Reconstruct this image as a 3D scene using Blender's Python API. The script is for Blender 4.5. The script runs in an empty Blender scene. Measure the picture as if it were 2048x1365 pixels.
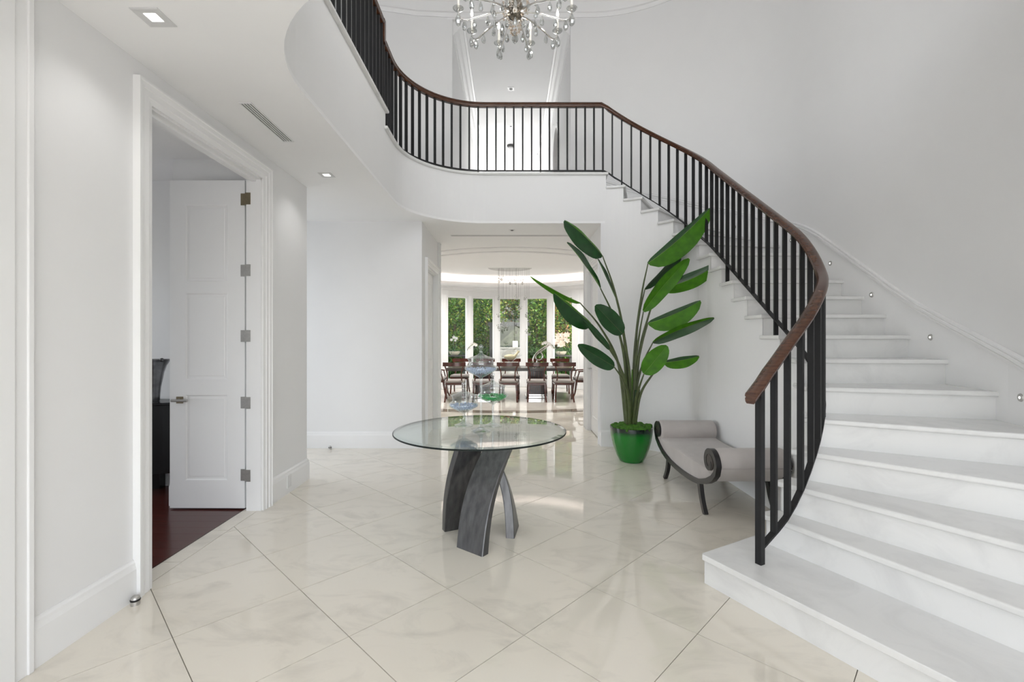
import bpy, bmesh, math, random
from math import sin, cos, pi, radians, sqrt, atan2
from mathutils import Vector, Matrix
random.seed(7)
S = bpy.context.scene
COL = S.collection
# ------------------------------------------------------------------ camera
F, CX, CY, H = 922.0, 1020.0, 679.5, 1.46
cam = bpy.data.cameras.new('camera'); camo = bpy.data.objects.new('camera', cam); COL.objects.link(camo)
camo.location = (0, 0, H); camo.rotation_euler = (pi/2, 0, 0)
cam.sensor_width = 36; cam.lens = 36*F/2048
cam.shift_x = (1024-CX)/2048; cam.shift_y = (CY-682.5)/2048
cam.clip_start = 0.05; cam.clip_end = 300
S.camera = camo
# ------------------------------------------------------------------ world, sun, daylight
W = bpy.data.worlds.new('sky'); S.world = W; W.use_nodes = True
wn = W.node_tree.nodes; wl = W.node_tree.links
sky = wn.new('ShaderNodeTexSky'); sky.sky_type = 'NISHITA'; sky.sun_disc = False
sky.sun_elevation = radians(48); sky.sun_rotation = radians(100); sky.air_density = 1.0; sky.dust_density = 1.5
wn['Background'].inputs['Strength'].default_value = 1.15
hs = wn.new('ShaderNodeHueSaturation'); hs.inputs['Saturation'].default_value = .38
wl.new(sky.outputs[0], hs.inputs['Color']); wl.new(hs.outputs[0], wn['Background'].inputs['Color'])
def light(name, kind, loc, rot, energy, color=(1, 1, 1), **kw):
    d = bpy.data.lights.new(name, kind); d.energy = energy; d.color = color
    for k, v in kw.items(): setattr(d, k, v)
    o = bpy.data.objects.new(name, d); COL.objects.link(o); o.location = loc; o.rotation_euler = rot
    return o
light('sun', 'SUN', (20, 10, 30), (radians(42), radians(38), radians(20)), 12, (1, .95, .86), angle=radians(.6))
# area lamps in place of daylight; entry, study and alcove ones are added fill
light('fill_entry_lower', 'AREA', (.3, -2.35, 1.4), (pi/2+.42, 0, 0), 84, (1, .99, 1.02), shape='RECTANGLE', size=4.6, size_y=2.8)  # added fill lamp, tilted up towards the lower ceiling
light('fill_entry_upper', 'AREA', (.4, -2.35, 5.3), (pi/2, 0, 0), 235, (1, .99, 1.01), shape='RECTANGLE', size=5.4, size_y=2.8)  # added fill lamp for the upper walls
light('daylight_gallery', 'AREA', (0, 16.9, 5.0), (-pi/2, 0, 0), 380, (1, .99, .97), shape='RECTANGLE', size=1.8, size_y=2.0)
#light('daylight_dining', 'AREA', (0, 15.2, 1.75), (-pi/2, 0, 0), 150, (1, .99, .97), shape='RECTANGLE', size=3.8, size_y=2.9)
light('fill_study', 'AREA', (-6.1, 3.2, 1.6), (pi/2, 0, -pi/2), 30, (1, 1, 1), shape='RECTANGLE', size=1.8, size_y=1.8)  # added fill lamp at an unseen opening of the study
light('fill_alcove', 'AREA', (-4.1, 5.5, 1.6), (pi/2, 0, -pi/2), 16, (1, .99, .98), shape='RECTANGLE', size=1.1, size_y=2.2)  # added fill lamp at an unseen opening of the side passage
vs = S.view_settings
S.display_settings.display_device = 'sRGB'
vs.view_transform = 'Standard'; vs.look = 'None'; vs.gamma = 1; vs.use_curve_mapping = False
vs.exposure = -0.60

# ------------------------------------------------------------------ helpers
def at(px, py, Y): return Vector(((px-CX)*Y/F, Y, H-(py-CY)*Y/F))
class MB:
    def __init__(s): s.v = []; s.f = []; s.m = []
    def add(s, vs, fs, mi=0):
        n = len(s.v); s.v += [tuple(v) for v in vs]
        s.f += [tuple(i+n for i in f) for f in fs]; s.m += [mi]*len(fs); return s
    def box(s, a, b, mi=0):
        x0, y0, z0 = a; x1, y1, z1 = b
        return s.add([(x0,y0,z0),(x1,y0,z0),(x1,y1,z0),(x0,y1,z0),(x0,y0,z1),(x1,y0,z1),(x1,y1,z1),(x0,y1,z1)],
              [(3,2,1,0),(4,5,6,7),(0,1,5,4),(1,2,6,5),(2,3,7,6),(3,0,4,7)], mi)
    def prism(s, poly, z0, z1, mi=0):
        n = len(poly); a = sum(poly[i][0]*poly[(i+1)%n][1]-poly[(i+1)%n][0]*poly[i][1] for i in range(n))
        if a < 0: poly = poly[::-1]
        v = [(p[0],p[1],z0) for p in poly]+[(p[0],p[1],z1) for p in poly]
        return s.add(v, [tuple(range(n-1,-1,-1)), tuple(range(n,2*n))]+[(i,(i+1)%n,n+(i+1)%n,n+i) for i in range(n)], mi)
    def loft(s, rings, closed=True, caps=True, mi=0):
        n = len(rings[0]); v = [p for r in rings for p in r]; f = []
        for i in range(len(rings)-1):
            for j in range(n if closed else n-1):
                k = (j+1) % n
                f.append((i*n+j, i*n+k, (i+1)*n+k, (i+1)*n+j))
        if caps and closed: f += [tuple(range(n-1,-1,-1)), tuple(range((len(rings)-1)*n, len(rings)*n))]
        return s.add(v, f, mi)
    def lathe(s, prof, c=(0,0,0), n=24, mi=0, cap=True):
        rings = [[(c[0]+r*cos(2*pi*i/n), c[1]+r*sin(2*pi*i/n), c[2]+z) for i in range(n)] for r, z in prof]
        return s.loft(rings, True, cap, mi)
    def tube(s, pts, rad, n=8, mi=0, caps=True):
        pts = [Vector(p) for p in pts]; rings = []
        up = Vector((0,0,1)); t0 = (pts[1]-pts[0]).normalized()
        if abs(t0.dot(up)) > .95: up = Vector((1,0,0))
        nrm = (up-t0*up.dot(t0)).normalized()
        for i, p in enumerate(pts):
            t = (pts[min(i+1,len(pts)-1)]-pts[max(i-1,0)])
            t = t.normalized() if t.length > 1e-9 else t0
            nrm = (nrm-t*nrm.dot(t)).normalized(); b = t.cross(nrm)
            r = rad[i] if isinstance(rad, (list, tuple)) else rad
            rings.append([p+nrm*(r*cos(2*pi*k/n))+b*(r*sin(2*pi*k/n)) for k in range(n)])
        return s.loft(rings, True, caps, mi)
    def sweep(s, pts, prof, mi=0, caps=True, closed=False, mitre=True):
        """prof: (side, up) points; swept along pts, side = horizontal right of travel, up = world z"""
        pts = [Vector(p) for p in pts]; N = len(pts); rings = []
        for i, p in enumerate(pts):
            a = pts[i-1] if (i > 0 or closed) else None; b = pts[(i+1) % N] if (i < N-1 or closed) else None
            d1 = ((p-a).xy.normalized() if a is not None and (p-a).xy.length > 1e-6 else None)
            d2 = ((b-p).xy.normalized() if b is not None and (b-p).xy.length > 1e-6 else None)
            if d1 is None: d1 = d2
            if d2 is None: d2 = d1
            t = (d1+d2).normalized(); k = 1/max(.4, t.dot(d2)) if mitre else 1
            sd = Vector((t.y, -t.x, 0))*k
            rings.append([p+sd*u+Vector((0,0,w)) for u, w in prof])
        if closed: rings.append(rings[0])
        return s.loft(rings, True, caps and not closed, mi)
    def ball(s, c, r, n=8, m=6, mi=0, sc=(1,1,1)):
        rings = []
        for i in range(1, m):
            a = pi*i/m
            rings.append([(c[0]+sc[0]*r*sin(a)*cos(2*pi*k/n), c[1]+sc[1]*r*sin(a)*sin(2*pi*k/n), c[2]-sc[2]*r*cos(a)) for k in range(n)])
        base = len(s.v); s.loft(rings, True, False, mi)
        s.v += [(c[0],c[1],c[2]-sc[2]*r), (c[0],c[1],c[2]+sc[2]*r)]; b, t = len(s.v)-2, len(s.v)-1
        L = base+(m-2)*n
        for k in range(n):
            s.f.append((b, base+(k+1)%n, base+k)); s.f.append((t, L+k, L+(k+1)%n)); s.m += [mi, mi]
        return s
ORG = {}
def obj(name, mb, mat, parent=None, smooth=False, bevel=0, seg=2, origin=None, fix=True, angle=40):
    me = bpy.data.meshes.new(name)
    if origin is None: origin = ORG.get(parent.name, Vector()) if parent else Vector()
    o3 = Vector(origin)
    me.from_pydata([tuple(Vector(v)-o3) for v in mb.v], [], mb.f); me.validate()
    for m in (mat if isinstance(mat, (list, tuple)) else [mat]): me.materials.append(m)
    if len(me.polygons) == len(mb.m): me.polygons.foreach_set('material_index', mb.m)
    if fix or smooth:
        bm = bmesh.new(); bm.from_mesh(me)
        if fix: bmesh.ops.recalc_face_normals(bm, faces=bm.faces)
        if smooth:
            for f in bm.faces: f.smooth = True
            for e in bm.edges:
                if len(e.link_faces) == 2 and e.calc_face_angle(0) > radians(angle): e.smooth = False
        bm.to_mesh(me); bm.free()
    o = bpy.data.objects.new(name, me); COL.objects.link(o)
    if parent: o.parent = parent; ORG[o.name] = ORG.get(parent.name, Vector())
    else: o.location = o3; ORG[o.name] = o3
    if bevel:
        b = o.modifiers.new('bevel', 'BEVEL'); b.width = bevel; b.segments = seg; b.limit_method = 'ANGLE'; b.angle_limit = radians(35)
    return o
def tag(o, label=None, cat=None, group=None, kind=None):
    if label: o['label'] = label
    if cat: o['category'] = cat
    if group: o['group'] = group
    if kind: o['kind'] = kind
    return o
def thing(name, loc, label, cat, group=None, kind=None):
    o = bpy.data.objects.new(name, None); COL.objects.link(o); o.location = loc; o.empty_display_size = .1
    ORG[o.name] = Vector(loc); return tag(o, label, cat, group, kind)
def copy_tree(o, parent=None):
    c = o.copy(); COL.objects.link(c)
    if parent: c.parent = parent
    ORG[c.name] = ORG.get(o.name, Vector())
    for ch in list(o.children): copy_tree(ch, c)
    return c
def struct(name, mb, mat, label, cat='wall', parent=None, **kw):
    o = obj(name, mb, mat, parent, **kw)
    if parent is None: tag(o, label, cat, kind='structure')
    return o
def arc(cx, cy, r, a0, a1, n=16):
    return [(cx+r*cos(radians(a0+(a1-a0)*i/n)), cy+r*sin(radians(a0+(a1-a0)*i/n))) for i in range(n+1)]
def ell(cx, cy, a, b, a0, a1, n=32):
    return [(cx+a*cos(radians(a0+(a1-a0)*i/n)), cy+b*sin(radians(a0+(a1-a0)*i/n))) for i in range(n+1)]
def crom(pts, sub=8):
    pts = [Vector(p) for p in pts]; out = []
    P = [2*pts[0]-pts[1]]+pts+[2*pts[-1]-pts[-2]]
    for i in range(1, len(P)-2):
        for j in range(sub):
            t = j/sub; a, b, c, d = P[i-1], P[i], P[i+1], P[i+2]
            out.append(.5*((2*b)+(c-a)*t+(2*a-5*b+4*c-d)*t*t+(3*b-a-3*c+d)*t**3))
    return out+[pts[-1]]
def clip(poly, n, d):
    """keep the side n.p <= d"""
    out = []
    for i in range(len(poly)):
        p, q = poly[i], poly[(i+1) % len(poly)]
        a = n[0]*p[0]+n[1]*p[1]-d; b = n[0]*q[0]+n[1]*q[1]-d
        if a <= 0: out.append(p)
        if a*b < 0: t = a/(a-b); out.append((p[0]+(q[0]-p[0])*t, p[1]+(q[1]-p[1])*t))
    return out
# ------------------------------------------------------------------ materials
MATS = {}
def mat(name, col, rough=.5, metal=0, spec=.5, noise=0, nscale=8, bump=0, bscale=60, emit=0, coat=0, trans=0, sss=0):
    m = bpy.data.materials.new(name); m.use_nodes = True; nt = m.node_tree; p = nt.nodes['Principled BSDF']
    p.inputs['Base Color'].default_value = (*col, 1); p.inputs['Roughness'].default_value = rough
    p.inputs['Metallic'].default_value = metal; p.inputs['Specular IOR Level'].default_value = spec
    p.inputs['Coat Weight'].default_value = coat; p.inputs['Coat Roughness'].default_value = .05
    p.inputs['Transmission Weight'].default_value = trans
    if emit: p.inputs['Emission Color'].default_value = (*col, 1); p.inputs['Emission Strength'].default_value = emit
    if noise or bump:
        tc = nt.nodes.new('ShaderNodeTexCoord')
    if noise:
        n = nt.nodes.new('ShaderNodeTexNoise'); n.inputs['Scale'].default_value = nscale; n.inputs['Detail'].default_value = 4
        nt.links.new(tc.outputs['Object'], n.inputs['Vector'])
        r = nt.nodes.new('ShaderNodeValToRGB'); e = r.color_ramp.elements
        e[0].position = .3; e[1].position = .7
        e[0].color = (*[max(0, c*(1-noise)) for c in col], 1); e[1].color = (*[min(1, c*(1+noise)) for c in col], 1)
        nt.links.new(n.outputs['Fac'], r.inputs['Fac']); nt.links.new(r.outputs['Color'], p.inputs['Base Color'])
    if bump:
        n2 = nt.nodes.new('ShaderNodeTexNoise'); n2.inputs['Scale'].default_value = bscale
        nt.links.new(tc.outputs['Object'], n2.inputs['Vector'])
        b = nt.nodes.new('ShaderNodeBump'); b.inputs['Strength'].default_value = bump; b.inputs['Distance'].default_value = .01
        nt.links.new(n2.outputs['Fac'], b.inputs['Height']); nt.links.new(b.outputs['Normal'], p.inputs['Normal'])
    MATS[name] = m; return m
def marble(name, base, vein, rough, scale, lo=.42, hi=.78, stretch=(1, 1, 1), spec=.5):
    m = mat(name, base, rough, spec=spec); nt = m.node_tree; p = nt.nodes['Principled BSDF']
    tc = nt.nodes.new('ShaderNodeTexCoord'); oi = nt.nodes.new('ShaderNodeObjectInfo')
    ad = nt.nodes.new('ShaderNodeVectorMath'); ad.operation = 'MULTIPLY_ADD'
    cb = nt.nodes.new('ShaderNodeCombineXYZ'); sc = nt.nodes.new('ShaderNodeMath'); sc.operation = 'MULTIPLY'; sc.inputs[1].default_value = 37
    nt.links.new(oi.outputs['Random'], sc.inputs[0])
    for i in range(3): nt.links.new(sc.outputs[0], cb.inputs[i])
    ad.inputs[1].default_value = stretch
    nt.links.new(tc.outputs['Object'], ad.inputs[0]); nt.links.new(cb.outputs[0], ad.inputs[2])
    n = nt.nodes.new('ShaderNodeTexNoise'); n.inputs['Scale'].default_value = scale; n.inputs['Detail'].default_value = 7
    n.inputs['Roughness'].default_value = .62; n.inputs['Distortion'].default_value = 1.1
    nt.links.new(ad.outputs[0], n.inputs['Vector'])
    r = nt.nodes.new('ShaderNodeValToRGB'); e = r.color_ramp.elements
    e[0].position = lo; e[0].color = (*base, 1); e[1].position = hi; e[1].color = (*vein, 1)
    nt.links.new(n.outputs['Fac'], r.inputs['Fac']); nt.links.new(r.outputs['Color'], p.inputs['Base Color'])
    return m
def wood(name, c0, c1, rough, axis=(1, 14, 14), scale=3, spec=.5, coat=0):
    m = mat(name, c0, rough, spec=spec, coat=coat); nt = m.node_tree; p = nt.nodes['Principled BSDF']
    tc = nt.nodes.new('ShaderNodeTexCoord'); mp = nt.nodes.new('ShaderNodeMapping'); mp.inputs['Scale'].default_value = axis
    n = nt.nodes.new('ShaderNodeTexNoise'); n.inputs['Scale'].default_value = scale; n.inputs['Detail'].default_value = 6
    r = nt.nodes.new('ShaderNodeValToRGB'); e = r.color_ramp.elements
    e[0].position = .3; e[1].position = .72; e[0].color = (*c0, 1); e[1].color = (*c1, 1)
    nt.links.new(tc.outputs['Object'], mp.inputs['Vector']); nt.links.new(mp.outputs['Vector'], n.inputs['Vector'])
    nt.links.new(n.outputs['Fac'], r.inputs['Fac']); nt.links.new(r.outputs['Color'], p.inputs['Base Color'])
    return m
def thinglass(name, tint, ior=1.45, rough=.0, extra=0.0):
    """clear pane: what is not mirrored by Fresnel passes straight through, tinted"""
    m = bpy.data.materials.new(name); m.use_nodes = True; nt = m.node_tree; nt.nodes.clear()
    out = nt.nodes.new('ShaderNodeOutputMaterial'); mx = nt.nodes.new('ShaderNodeMixShader')
    fr = nt.nodes.new('ShaderNodeFresnel'); fr.inputs['IOR'].default_value = ior
    ge = nt.nodes.new('ShaderNodeNewGeometry')
    # same Fresnel from both faces of the sheet
    iv = nt.nodes.new('ShaderNodeMath'); iv.operation = 'MULTIPLY_ADD'
    iv.inputs[1].default_value = (1/ior-ior); iv.inputs[2].default_value = ior
    nt.links.new(ge.outputs['Backfacing'], iv.inputs[0])
    fr2 = nt.nodes.new('ShaderNodeFresnel'); nt.links.new(iv.outputs[0], fr2.inputs['IOR']); fr2.inputs['IOR'].default_value = ior
    lw = nt.nodes.new('ShaderNodeLayerWeight'); lw.inputs['Blend'].default_value = .5
    pw = nt.nodes.new('ShaderNodeMath'); pw.operation = 'POWER'; pw.inputs[1].default_value = 3.2
    nt.links.new(lw.outputs['Facing'], pw.inputs[0])
    ml = nt.nodes.new('ShaderNodeMath'); ml.operation = 'MULTIPLY_ADD'; ml.inputs[1].default_value = .8; ml.inputs[2].default_value = .045+extra
    ml.use_clamp = True
    nt.links.new(pw.outputs[0], ml.inputs[0])
    tr = nt.nodes.new('ShaderNodeBsdfTransparent'); tr.inputs['Color'].default_value = (*tint, 1)
    gl = nt.nodes.new('ShaderNodeBsdfGlossy'); gl.inputs['Roughness'].default_value = rough; gl.inputs['Color'].default_value = (.95, .97, .97, 1)
    nt.links.new(ml.outputs[0], mx.inputs[0]); nt.links.new(tr.outputs[0], mx.inputs[1]); nt.links.new(gl.outputs[0], mx.inputs[2])
    nt.links.new(mx.outputs[0], out.inputs['Surface'])
    for q in (fr, fr2, iv, ge): nt.nodes.remove(q)
    return m
M_WALL = mat('wall_paint', (.875, .875, .875), .6, spec=.25, noise=.006, nscale=3)
M_TRIM = mat('trim_paint', (.91, .91, .91), .35, spec=.4, noise=.004, nscale=5)
M_CEIL = mat('ceiling_paint', (.935, .935, .935), .7, spec=.2, noise=.006, nscale=3)
M_TILE = marble('cream_marble_tile', (.82, .77, .675), (.64, .60, .525), .028, 2.3, .50, .82, (1, 1.9, 1), spec=.75)
M_GROUT = mat('tile_grout', (.33, .31, .27), .8, noise=.1)
M_STEP = marble('white_marble', (.80, .80, .79), (.66, .66, .655), .16, 2.6, .48, .85, spec=.45)
M_DFLOOR = marble('dining_stone', (.74, .69, .62), (.66, .61, .54), .03, 1.6)
M_BAND = marble('dark_inlay_stone', (.30, .26, .21), (.24, .2, .16), .05, 2)
M_IRON = mat('black_iron', (.010, .010, .011), .48, metal=0, spec=.35, noise=.25, nscale=40)
M_RAIL = wood('walnut_rail', (.045, .015, .007), (.105, .040, .018), .26, (6, 6, 40), 2.2, coat=.25)
M_PLANK = wood('cherry_plank', (.055, .014, .012), (.10, .027, .020), .22, (3, 30, 3), 2, spec=.4)
M_NICKEL = mat('brushed_nickel', (.50, .49, .47), .38, metal=.75, noise=.08, nscale=60)
M_BRASS = mat('aged_brass', (.30, .25, .17), .35, metal=1, noise=.12, nscale=60)
M_BLACK = mat('black_lacquer', (.006, .006, .007), .25, noise=.2)
M_LAMP = mat('lit_lens', (1, .97, .92), .5, emit=6)
M_SLOT = mat('diffuser_slot', (.10, .10, .10), .6, noise=.1)
M_WHITEP = mat('white_plastic', (.82, .82, .82), .4, noise=.01)
M_PANE = thinglass('window_glass', (.975, .975, .97), extra=-.01)
M_GLASS = thinglass('clear_glass', (.955, .975, .972), extra=.02)
M_GLASSTOP = thinglass('table_glass', (.90, .94, .93), extra=.0)
# ================================================================== THE HOUSE
CE = 3.05            # lower ceiling
RISE = .187
LAND = 20*RISE       # 3.74
UP = LAND+RISE       # raised gallery floor on the left
# ---------------------------------------------------------------- marble floor: every tile a piece
fl = MB(); fl.box((-3.6, -2.4, -.12), (3.5, 9.30, -.006))
floor = struct('floor', fl, M_GROUT, 'foyer floor of polished cream marble tiles laid diagonally', 'floor')
ts, th, tx, ty = .6077, .77407, -1.65986, 3.11398
c_, s_ = cos(th), sin(th); g = .002
full = MB().prism([(g, g), (ts-g, g), (ts-g, ts-g), (g, ts-g)], -.012, 0)
tile_mesh = None
def gridpt(i, j): return (tx+ts*(i*c_+j*s_), ty+ts*(-i*s_+j*c_))
for i in range(-12, 12):
    for j in range(-12, 14):
        cs = [gridpt(i+a, j+b) for a, b in ((g/ts, g/ts), (1-g/ts, g/ts), (1-g/ts, 1-g/ts), (g/ts, 1-g/ts))]
        mx, my = gridpt(i+.5, j+.5)
        if not (-3.6 < mx < 3.1 and -2.2 < my < 9.6): continue
        if my > 6.6 and not -1.6 < mx < 1.7: continue
        if mx < -2.75 and my < 4.3: continue
        if mx > 2.75 and my > 2.5: continue
        poly = cs
        poly = clip(poly, (0, 1), 9.295)
        if my < 4.55: poly = clip(poly, (-1, 0), 2.15)
        if len(poly) < 3: continue
        xs = [p[0] for p in poly]; ys = [p[1] for p in poly]
        if (max(xs)-min(xs)) < .008 or max(ys)-min(ys) < .008: continue
        cxm = sum(xs)/len(xs); cym = sum(ys)/len(ys)
        jz = random.uniform(-.0003, .0003)
        o = obj('tile', MB().prism([(x-cxm, y-cym) for x, y in poly], -.012, jz), M_TILE, None)
        o.parent = floor; o.location = (cxm, cym, 0)
        o.rotation_euler = (0, 0, 0)
# border strip tiles along the study doorway
for a, b in ((2.60, 3.02), (3.024, 3.52), (3.524, 3.99)):
    o = obj('border_tile', MB().prism([(-2.277, a), (-2.154, a), (-2.154, b), (-2.277, b)], -.012, 0), M_TILE, floor)
# dining floor and its inlaid ring
def ring_pts(a, b, n=64): return [(0+a*cos(2*pi*k/n), 11.9+b*sin(2*pi*k/n)) for k in range(n)]
df = MB().box((-4.2, 9.30, -.12), (4.2, 15, -.004)).box((-4.2, 7.72, -.12), (-1.2, 9.3, -.004)).box((1.27, 7.72, -.12), (4.2, 9.3, -.004))
dfl = struct('floor_dining', df, M_DFLOOR, 'pale polished stone floor of the dining room', 'floor')
rb = MB(); A, B = ring_pts(3.6, 2.78), ring_pts(3.3, 2.44)
for k in range(64):
    q = (k+1) % 64
    rb.add([(A[k][0],A[k][1],.0),(A[q][0],A[q][1],.0),(B[q][0],B[q][1],.0),(B[k][0],B[k][1],.0)], [(0,1,2,3)])
obj('inlay_band', rb, M_BAND, dfl)
for p in (dfl.children): p.location.z = .0008
# ---------------------------------------------------------------- left wall with the study doorway
OY0, OY1, OZ = 2.71, 3.935, 2.835
w = MB().box((-2.24, -2.3, 0), (-2.12, OY0, CE)).box((-2.24, OY1, 0), (-2.12, 4.81, CE)).box((-2.24, OY0, OZ), (-2.12, OY1, CE))
struct('wall_left', w, M_WALL, 'white wall on the left holding the tall study doorway')
BB = [(0, 0), (.020, 0), (.020, .17), (.014, .19), (.012, .205), (.006, .215), (.004, .222), (0, .222)]
def sweep_out(pts, prof, mi=0): return MB().sweep([(p[0], p[1], p[2] if len(p) > 2 else 0) for p in pts], prof)
# (profile side + is to the right of travel)
struct('baseboard_left', sweep_out([(-2.12, 2.02), (-2.12, OY0-.118)], BB), M_TRIM, 'white baseboard left of the study doorway', 'baseboard')
struct('baseboard_corner', sweep_out([(-2.12, OY1+.152), (-2.12, 4.81), (-2.24, 4.81)], BB), M_TRIM, 'white baseboard at the free end of the left wall', 'baseboard')
# casing of the doorway: stepped profile, jamb lining and stop
CA = [(0, 0), (0, .016), (.03, .020), (.034, .026), (.07, .024), (.076, .032), (.10, .034), (.104, .040), (.116, .040), (.118, 0)]
def casing(name, label, wx, y0, y1, z, sgn, width=1.0, depth=.13, lining=True):
    """casing on the plane x=wx facing sgn; opening y0..y1, height z"""
    root = thing(name, (wx, (y0+y1)/2, 0), label, 'door casing', kind='structure')
    def rail(path):  # path of (y,z, ny,nz) outward
        rings = []
        for (y, zz, oy, oz) in path: rings.append([(wx+sgn*d, y+oy*u*width, zz+oz*u*width) for u, d in CA])
        return MB().loft(rings)
    obj('side_casing', rail([(y0, 0, -1, 0), (y0, z, -1, 1)]), M_TRIM, root)
    obj('head_casing', rail([(y0, z, -1, 1), (y1, z, 1, 1)]), M_TRIM, root)
    obj('side_casing', rail([(y1, 0, 1, 0), (y1, z, 1, 1)]), M_TRIM, root)
    if lining:
        b = MB(); x0, x1 = sorted((wx, wx-sgn*depth))
        b.box((x0, y0, 0), (x1, y0+.012, z)).box((x0, y1-.012, 0), (x1, y1, z)).box((x0, y0, z-.012), (x1, y1, z))
        xa, xb = sorted((wx-sgn*depth*.32, wx-sgn*depth*.62))
        b.box((xa, y0, z-.03), (xb, y1, z-.012))
        obj('jamb', b, M_TRIM, root)
    return root
casing('trim_1', 'stepped white casing framing the open study doorway', -2.12, OY0, OY1, OZ, 1, 1.0, .125)
# stepped pilaster casing at the very left edge
pc = MB().box((-2.12, 1.62, 0), (-2.075, 1.80, CE)).box((-2.12, 1.80, 0), (-2.085, 1.945, CE)).box((-2.12, 1.945, 0), (-2.095, 2.02, CE)).box((-2.12, 2.0, 0), (-2.088, 2.026, CE))
struct('trim_2', pc, M_TRIM, 'tall stepped white pilaster casing at the left edge', 'trim', bevel=.004)
# ---------------------------------------------------------------- back wall, hall walls
w = MB().box((-3.6, 6.2, 0), (-1.186, 6.32, CE))
struct('wall_back', w, M_WALL, 'plain white wall left of the passage to the dining room')
struct('baseboard_back', sweep_out([(-3.6, 6.2), (-1.186, 6.2), (-1.186, 6.42)], BB), M_TRIM, 'white baseboard under the plain back wall', 'baseboard')
w = MB().box((-3.72, 4.81, 0), (-3.6, 4.95, CE)).box((-3.72, 6.05, 0), (-3.6, 6.32, CE)).box((-3.72, 4.81, 2.8), (-3.6, 6.32, CE)).box((-3.6, 4.69, 0), (-2.24, 4.81, CE))
struct('wall_alcove', w, M_WALL, 'white walls of the side passage behind the left wall corner')
HL, HR, HE = -1.186, 1.26, 7.72
w = MB().box((HL-.12, 6.32, 0), (HL, 6.53, CE)).box((HL-.12, 7.50, 0), (HL, HE, CE)).box((HL-.12, 6.53, 2.52), (HL, 7.5, CE)).box((HL-.16, 6.4, 0), (HL-.10, 7.6, 2.7))
struct('wall_hall_left', w, M_WALL, 'left white wall of the short passage')
casing('trim_3', 'white casing of the doorway on the left of the passage', HL, 6.53, 7.50, 2.52, 1, .8, .1)
w = MB().box((HR, 6.30, 0), (HR+.12, 6.50, CE)).box((HR, 7.42, 0), (HR+.12, HE, CE)).box((HR, 6.50, 2.55), (HR+.12, 7.42, CE))
struct('wall_hall_right', w, M_WALL, 'right white wall of the short passage')
casing('trim_4', 'white casing of the doorway on the right of the passage', HR, 6.50, 7.42, 2.55, -1, .8, .1)
w = MB().box((-4.2, HE, 0), (HL-.03, HE+.12, CE)).box((HR+.03, HE, 0), (4.2, HE+.12, CE))
struct('wall_dining_near', w, M_WALL, 'white wall ends where the passage opens into the dining room')
for sx, x in ((1, HL), (-1, HR)):
    w = MB()
    for k, (a, b, d) in enumerate(((0, .05, .03), (.05, .13, .018), (.13, .16, .034))):
        x0, x1 = sorted((x-sx*.01, x+sx*d)); w.box((x0, HE-.17+a, 0), (x1, HE-.17+b, CE-.0))
    struct('trim_%d' % (5 if sx > 0 else 6), w, M_TRIM, 'fluted white pilaster at the %s end of the passage' % ('left' if sx > 0 else 'right'), 'trim', bevel=.004)
# ---------------------------------------------------------------- stair geometry
C1 = Vector((1.24, 5.28)); RS = 1.02; RO = 2.12
P = {1: (1.183, 2.758), 2: (1.60, 2.88), 3: (1.72, 2.93), 4: (1.86, 2.99), 5: (2.01, 3.10), 6: (2.15, 3.32), 7: (2.23, 3.58),
     8: (2.26, 3.86), 9: (2.26, 4.125), 10: (2.26, 4.39), 11: (2.26, 4.655), 12: (2.26, 4.92), 13: (2.26, 5.19)}
D = {1: (.45, -.89), 2: (.43, -.90), 3: (.52, -.855), 4: (.70, -.714), 5: (.86, -.51), 6: (.955, -.29), 7: (.995, -.1)}
for k in range(8, 14): D[k] = (1, 0)
ANG = {14: 11, 15: 23, 16: 35, 17: 47, 18: 60, 19: 73, 20: 86}
for k, a in ANG.items():
    D[k] = (cos(radians(a)), sin(radians(a))); P[k] = (C1.x+RS*D[k][0], C1.y+RS*D[k][1])
P = {k: Vector(v) for k, v in P.items()}; D = {k: Vector(v).normalized() for k, v in D.items()}
OUT = [(2.75, -2.2), (2.75, 1.6), (2.84, 2.05), (2.98, 2.45), (3.14, 2.85), (3.25, 3.25), (3.32, 3.6), (3.355, 3.95), (3.36, 4.3), (3.36, 5.28)]+arc(C1.x, C1.y, RO, 0, 90, 26)[1:]
OUT = [Vector(p) for p in OUT]
def hit(p, d):
    """where the riser line meets the outer wall: returns (segment index, point)"""
    best = None
    for i in range(len(OUT)-1):
        a, b = OUT[i], OUT[i+1]; e = b-a; den = d.x*e.y-d.y*e.x
        if abs(den) < 1e-9: continue
        q = a-p; t = (q.x*e.y-q.y*e.x)/den; u = (q.x*d.y-q.y*d.x)/den
        if t > 0 and -1e-6 <= u <= 1+1e-6 and (best is None or t < best[2]): best = (i, a+e*u, t)
    return best
def string_between(k):
    """string line from riser k to riser k+1"""
    if k >= 14 and k < 20: return [Vector(p) for p in arc(C1.x, C1.y, RS, ANG[k], ANG[k+1], 4)]
    if 2 <= k <= 7:
        pts = crom([P[q] for q in range(2, 10)], 4); i = (k-2)*4; return [Vector(p) for p in pts[i:i+5]]
    if k == 13: return [P[13], Vector((2.26, 5.28)), P[14]]
    return [P[k], P[k+1]]
OH, NO = .035, .032    # side overhang and nosing
stair = thing('staircase', (2.4, 4.2, 0), 'curved white marble staircase sweeping up along the right wall', 'staircase', kind='structure')
sw = MB()
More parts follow.
